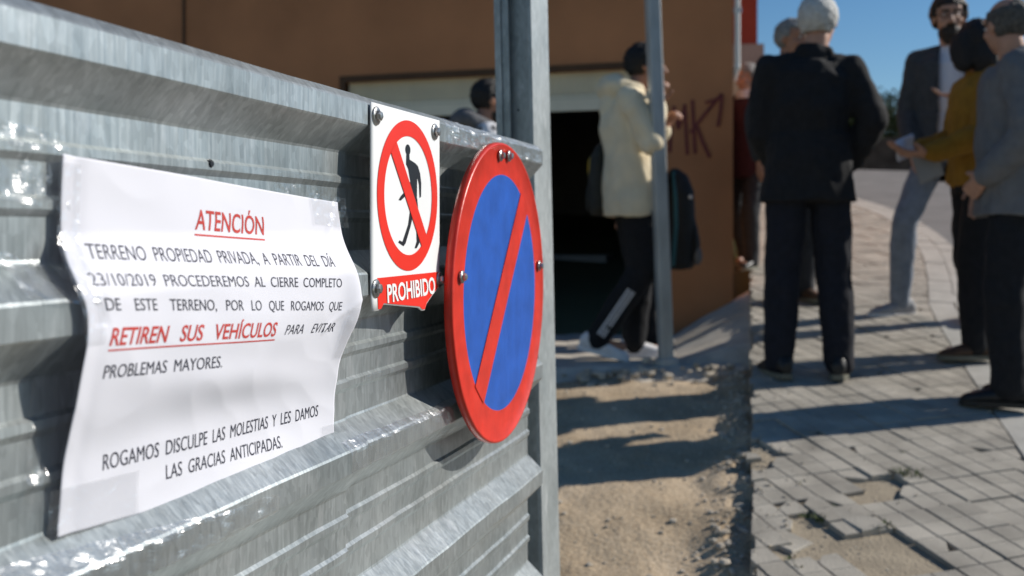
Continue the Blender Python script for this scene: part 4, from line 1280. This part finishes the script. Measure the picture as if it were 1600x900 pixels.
# man in the black jacket, seen from behind
build_person('person seen from behind in a long black jacket with white hair', (1.35, 4.66, GZ(4.66)), -6, 1.72,
    {'ankr': vec(.135, -.01, .09), 'kneer': vec(.115, .02, .50), 'ankl': vec(-.135, .0, .09), 'kneel': vec(-.115, .02, .5),
     'elbr': vec(.275, -.05, 1.18), 'wrir': vec(.195, .10, .98), 'hdr': vec(-.5, .6, -.4), 'elbl': vec(-.205, .04, 1.14), 'wril': vec(-.13, .2, 1.0), 'hdl': vec(.4, .8, 0),
     'head': vec(.05, .03, 1.645), 'neck': vec(.025, 0, 1.48), 'toer': vec(.25, 1, 0), 'toel': vec(-.3, 1, 0)},
    [('trousers', 'c_ink', {'ex': .028, 'up': -.02}), ('top', 'c_black', {'name': 'jacket', 'ex': .030, 'hem': .12, 'sleeve': .026, 'collar': True, 'freq': 8, 'amp': .014, 'flare': .02}), ('shoes', 'shoe_black', {'sole': 'sole'})],
    {'hair': 'hair_white', 'turn': (-22, -4), 'thick': .014, 'lump': .5})
# bearded man in blazer and pale jeans
_, JB, kb = build_person('bearded person in charcoal blazer, white shirt and pale jeans', (2.48, 5.75, GZ(5.75)), 152, 1.80,
    {'head': vec(.02, .04, 1.645), 'neck': vec(0, 0, 1.48),
     'hipr': vec(.10, 0, .92), 'kneer': vec(.24, .10, .53), 'ankr': vec(.28, -.02, .09), 'toer': vec(.75, .65, 0), 'kneel': vec(-.10, .02, .50), 'ankl': vec(-.10, -.02, .09),
     'elbl': vec(-.27, .03, 1.15), 'wril': vec(-.07, .24, 1.19), 'hdl': vec(1, .25, .05), 'pnl': vec(0, .2, 1), 'elbr': vec(.235, -.03, 1.13), 'wrir': vec(.19, .14, .94)},
    [('trousers', 'c_jeans', {'ex': .012, 'amp': .006}), ('vest', 'c_shirt', {'name': 'shirt', 'ex': .014, 'hem': .06, 'amp': .005}),
     ('top', 'c_blazer', {'name': 'blazer', 'ex': .040, 'hem': .17, 'sleeve': .024, 'open': .065, 'amp': .006}), ('shoes', 'shoe_grey', {'sole': 'shoe_white'})],
    {'hair': 'hair_brown', 'turn': (12, -6), 'beard': True, 'glasses': True, 'thick': .020, 'skin': 'skin'}, .0065)
# woman with black hair and mustard sleeves
_, JW, kw = build_person('person with long black hair in a mustard jumper holding papers', (2.265, 4.98, GZ(4.98)), 88, 1.63,
    {'elbl': vec(-.25, .08, 1.14), 'wril': vec(-.20, .33, 1.05), 'hdl': vec(.1, 1, .0), 'pnl': vec(0.3, 0, 1), 'elbr': vec(.22, .03, 1.15), 'wrir': vec(.13, .27, 1.10), 'hdr': vec(-.3, 1, 0), 'pnr': vec(0, 0, 1),
     'ankl': vec(-.09, .05, .09), 'kneel': vec(-.09, .06, .50), 'ankr': vec(.10, -.12, .09), 'kneer': vec(.1, 0, .5)},
    [('trousers', 'c_black', {'ex': .026}), ('top', 'c_mustard', {'name': 'jumper', 'sleeve': .026, 'ex': .024, 'hem': .02, 'amp': .009}), ('shoes', 'shoe_brown', {})],
    {'hair': 'hair_black', 'turn': (-48, -8), 'style': 'long'}, .0065)
# balding man in grey jacket
build_person('balding person in a grey jacket and black trousers at the right border', (2.12, 4.29, GZ(4.29)), 62, 1.70,
    {'head': vec(-.0, .05, 1.63), 'neck': vec(0, .01, 1.48), 'elbl': vec(-.26, -.06, 1.14), 'wril': vec(-.19, .12, .97), 'hdl': vec(.6, .5, -.5), 'elbr': vec(.28, -.02, 1.13), 'wrir': vec(.22, .16, .96),
     'ankl': vec(-.13, .03, .09), 'kneel': vec(-.12, .05, .50), 'ankr': vec(.13, -.03, .09), 'kneer': vec(.12, .02, .5), 'toel': vec(-.1, 1, 0), 'toer': vec(.3, 1, 0)},
    [('trousers', 'c_black', {'ex': .032}), ('top', 'c_greyjkt', {'name': 'jacket', 'ex': .046, 'hem': .12, 'sleeve': .032, 'collar': True, 'amp': .010, 'bulge': .03}), ('shoes', 'shoe_black', {'sole': 'shoe_black'})],
    {'hair': 'hair_salt', 'turn': (-50, -8), 'style': 'bald', 'skin': 'skin', 'thick': .008, 'lump': .3})
# grey haired man hidden behind the black jacket
build_person('grey haired person in dark clothes mostly hidden behind the black jacket', (1.69, 6.2, GZ(6.2)), 200, 1.70,
    {}, [('trousers', 'c_darkgrey', {'ex': .024}), ('top', 'c_darkgrey', {'name': 'jacket', 'ex': .04, 'hem': .15, 'sleeve': .025}), ('shoes', 'shoe_brown', {})],
    {'hair': 'hair_grey', 'turn': (20, -8), 'skin': 'skin_dark', 'thick': .012}, .010)
# grey haired woman in maroon by the corner
build_person('short grey haired person in maroon with a white collar beside the building corner', (1.665, 7.25, GZ(7.25)), 140, 1.44,
    {'ankl': vec(-.10, .12, .09), 'kneel': vec(-.1, .14, .5), 'ankr': vec(.10, -.18, .12), 'kneer': vec(.1, .04, .5), 'fpr': 22},
    [('trousers', 'c_darkgrey', {'ex': .024}), ('top', 'c_maroon', {'name': 'jacket', 'ex': .04, 'hem': .15, 'sleeve': .025, 'amp': .008}), ('shoes', 'shoe_black', {})],
    {'hair': 'hair_grey', 'turn': (-20, -8), 'skin': 'skin', 'thick': .018}, .010)
root_m = [o for o in scn.objects if o.name.startswith('person')][-1]
mb = MB(); mb.loft([((0, -.0, 1.455), (.105, 0, 0), (0, .098, 0)), ((0, .0, 1.49), (.098, 0, 0), (0, .092, 0)), ((0, .01, 1.53), (.078, 0, 0), (0, .075, 0))], 18)
mm = remesh(mb, .01, 2); wrinkle(mm, .006, 20, 2); mm.materials.append(M['c_white']); link('collar', mm, None, root_m)
# boy in the cream hoodie holding the pole
_, JH, kh = build_person('young person in cream hoodie and black striped track trousers holding the pole', (W(985, 0, 5.50).x, 5.50, SLABZ), -90, 1.70,
    {'pel': vec(0, .0, .95), 'chest': vec(0, -.03, 1.27), 'neck': vec(0, .0, 1.47), 'head': vec(0, .085, 1.62), 'shor': vec(.185, -.02, 1.41), 'shol': vec(-.185, -.02, 1.41),
     'elbr': vec(.23, .09, 1.17), 'wrir': vec(.16, .125, 1.39), 'hdr': vec(.05, .12, 1), 'pnr': vec(1, .3, 0),
     'elbl': vec(-.22, .06, 1.15), 'wril': vec(-.08, .20, 1.28), 'hdl': vec(.3, .5, .9), 'pnl': vec(.6, .6, 0),
     'hipr': vec(.09, .02, .92), 'kneer': vec(.10, .06, .50), 'ankr': vec(.10, -.19, .13), 'fpr': 14, 'kneel': vec(-.09, .06, .5), 'ankl': vec(-.09, .03, .09), 'curl': {'r': 1.15, 'l': 1.1}},
    [('trousers', 'c_black', {'ex': .026}), ('top', 'c_cream', {'name': 'hoodie', 'ex': .026, 'hem': .14, 'sleeve': .024, 'hood': True, 'amp': .014, 'freq': 7}), ('shoes', 'shoe_white', {'sole': 'shoe_white'})],
    {'hair': 'hair_black', 'turn': (0, -4), 'skin': 'skin_dark', 'thick': .012, 'lump': 1.8}, .0065)
rb = [o for o in scn.objects if o.name.startswith('person')][-1]
# three white stripes down the outside of the trailing shin
a_, b_ = JH['kneer'], JH['ankr']; ax = (b_ - a_).normalized(); sd2 = vec(1, 0, 0); fw = ax.cross(sd2).normalized()
mb = MB()
for q in (-1, 0, 1):
    vs = []; n_ = 14
    for i in range(n_ + 1):
        t = .30 + .66 * i / n_; r_ = (.082 - .020 * t) + .007
        for g in (-.0048, .0048):
            off = q * .0175 + g; y_ = math.sqrt(max(1e-6, r_ * r_ - off * off)); vs.append(a_.lerp(b_, t) + sd2 * y_ + fw * off)
    mb.add(vs, [(2 * i, 2 * i + 1, 2 * i + 3, 2 * i + 2) for i in range(n_)])
mb.build('trouser_stripes', M['c_white'], rb, True, fix=False)
# man behind the post
build_person('dark haired person in a grey and white top behind the fence post', (-.145, 5.0, .625), -75, 1.49,
    {'head': vec(0, .05, 1.635), 'elbr': vec(.25, .02, 1.14), 'wrir': vec(.16, .2, 1.1), 'hdr': vec(-.5, .8, 0)},
    [('trousers', 'c_darkgrey', {}), ('top', 'c_white', {'name': 'jacket', 'ex': .04, 'hem': .14, 'sleeve': .025, 'amp': .008}), ('vest', 'c_grey', {'ex': .046, 'hem': .02, 'name': 'gilet', 'hood': True}), ('shoes', 'shoe_black', {})],
    {'hair': 'hair_black', 'turn': (0, -6), 'skin': 'skin_dark', 'beard': True, 'thick': .010}, .010)
# figure behind the boy carrying the black backpack
build_person('person in dark clothes hidden behind the hooded boy and the pole', (W(1012, 0, 6.15).x, 6.15, SLABZ), 84, 1.36,
    {'head': vec(0, .10, 1.60), 'neck': vec(0, .04, 1.46), 'chest': vec(0, .02, 1.26), 'elbr': vec(.2, .05, 1.15), 'wrir': vec(.12, .2, 1.05), 'elbl': vec(-.2, .05, 1.15), 'wril': vec(-.12, .2, 1.05)},
    [('trousers', 'c_black', {}), ('top', 'c_ink', {'name': 'jacket', 'ex': .03, 'hem': .12}), ('shoes', 'shoe_black', {})],
    {'hair': 'hair_black', 'turn': (0, -8), 'skin': 'skin_dark'}, .010)

# ------------------------------------------------------------------ things carried
def backpack(label, c, rz, w_, d_, h_, mat, extra):
    o = empty('backpack', c, R(rz)); tag(o, label, 'backpack')
    mb = MB()
    mb.loft([((0, 0, .02), (w_ * .8, 0, 0), (0, d_ * .75, 0)), ((0, 0, .05), (w_ * .95, 0, 0), (0, d_ * .95, 0)), ((0, 0, h_ * .45), (w_, 0, 0), (0, d_, 0)), ((0, 0, h_ * .78), (w_ * .92, 0, 0), (0, d_ * .86, 0)), ((0, -.01, h_ * .94), (w_ * .65, 0, 0), (0, d_ * .55, 0)), ((0, -.02, h_), (w_ * .25, 0, 0), (0, d_ * .2, 0))], 20)
    me = remesh(mb, .010, 3); wrinkle(me, .006, 12, 4); me.materials.append(mat); link('bag_body', me, None, o)
    mb = MB(); mb.loft([((0, d_ * .80, h_ * .10), (w_ * .70, 0, 0), (0, d_ * .35, 0)), ((0, d_ * .86, h_ * .28), (w_ * .74, 0, 0), (0, d_ * .38, 0)), ((0, d_ * .80, h_ * .46), (w_ * .62, 0, 0), (0, d_ * .25, 0))], 16)
    me = remesh(mb, .010, 3); me.materials.append(mat); link('front_pocket', me, None, o)
    for q in (1, -1):
        mb = MB(); pts = [(w_ * .5 * q, -d_ * .6, h_ * .9), (w_ * .6 * q, -d_ * 1.25, h_ * .85), (w_ * .6 * q, -d_ * 1.45, h_ * .5), (w_ * .6 * q, -d_ * .8, h_ * .12)]
        for a, b in zip(pts[:-1], pts[1:]): mb.capsule(a, .014, b, .014, 8)
        mb.build('strap', mat, o, True)
    extra(o, w_, d_, h_)
    return o
def ex1(o, w_, d_, h_):
    mb = MB(); mb.ellipsoid((w_ * .3, d_ * 1.02, h_ * .66), (.045, .016, .07)); mb.build('yellow_patch', M['yellow'], o, True)
    mb = MB(); mb.ellipsoid((w_ * .72, d_ * .72, h_ * .38), (.02, .02, .13)); mb.build('yellow_trim', M['yellow'], o, True)
backpack('dark backpack with a yellow patch hanging behind the hooded boy', Vector((W(938, 0, 5.62).x, 5.62, CAMZ + (360 - 342) / 1600 * 5.6)), 75, .15, .06, .42, M['bag'], ex1)
def ex2(o, w_, d_, h_):
    for q in (1, -1):
        mb = MB()
        P_ = [(w_ * .86 * q, -d_ * .35, h_ * .08), (w_ * .98 * q, -d_ * .2, h_ * .45), (w_ * .90 * q, -d_ * .25, h_ * .75), (w_ * .5 * q, -d_ * .3, h_ * .95)]
        for a, b in zip(P_[:-1], P_[1:]): mb.capsule(a, .013, b, .013, 8)
        mb.build('teal_piping', M['teal'], o, True)
    mb = MB(); mb.ellipsoid((w_ * .75, d_ * .6, h_ * .72), (.012, .012, .012)); mb.build('badge', M['c_white'], o, True)
    mb = MB(); mb.ellipsoid((w_ * .55, d_ * 1.0, h_ * .16), (.03, .03, .055)); mb.build('grey_tab', M['c_grey'], o, True)
backpack('black backpack with teal piping worn right of the leaning pole', Vector((W(1060, 0, 6.15).x, 6.15, CAMZ + (360 - 425) / 1600 * 6.15)), 264, .17, .105, .62, M['bag_black'], ex2)

def sheet_of_paper(label, c, rz, ry, rx, w_, h_, mat, crumple):
    o_ = MB(); n_ = 12
    for i in range(n_ + 1):
        for j in range(n_ + 1):
            x, z = (i / n_ - .5) * w_, (j / n_ - .5) * h_
            o_.v.append(Vector((x, crumple * noise.noise(Vector((x * 14, z * 14, 3))) + .3 * x * x, z)))
    o_.f = [(i * (n_ + 1) + j, i * (n_ + 1) + j + 1, (i + 1) * (n_ + 1) + j + 1, (i + 1) * (n_ + 1) + j) for i in range(n_) for j in range(n_)]; o_.mi = [0] * len(o_.f)
    o = o_.build('paper_sheet', mat, None, True, fix=False); o.location = c; o.rotation_euler = (R(rx), R(ry), R(rz))
    md = o.modifiers.new('t', 'SOLIDIFY'); md.thickness = .001
    return tag(o, label, 'paper')
sheet_of_paper('white folded paper held out in front of the mustard sleeve', W(1414, 231, 4.88), 10, 70, -25, .10, .14, M['paper'], .03)
sheet_of_paper('grey paper sheet hanging below the mustard sleeve', W(1450, 258, 4.84), 5, -22, 8, .13, .15, M['grey_house'], .01)
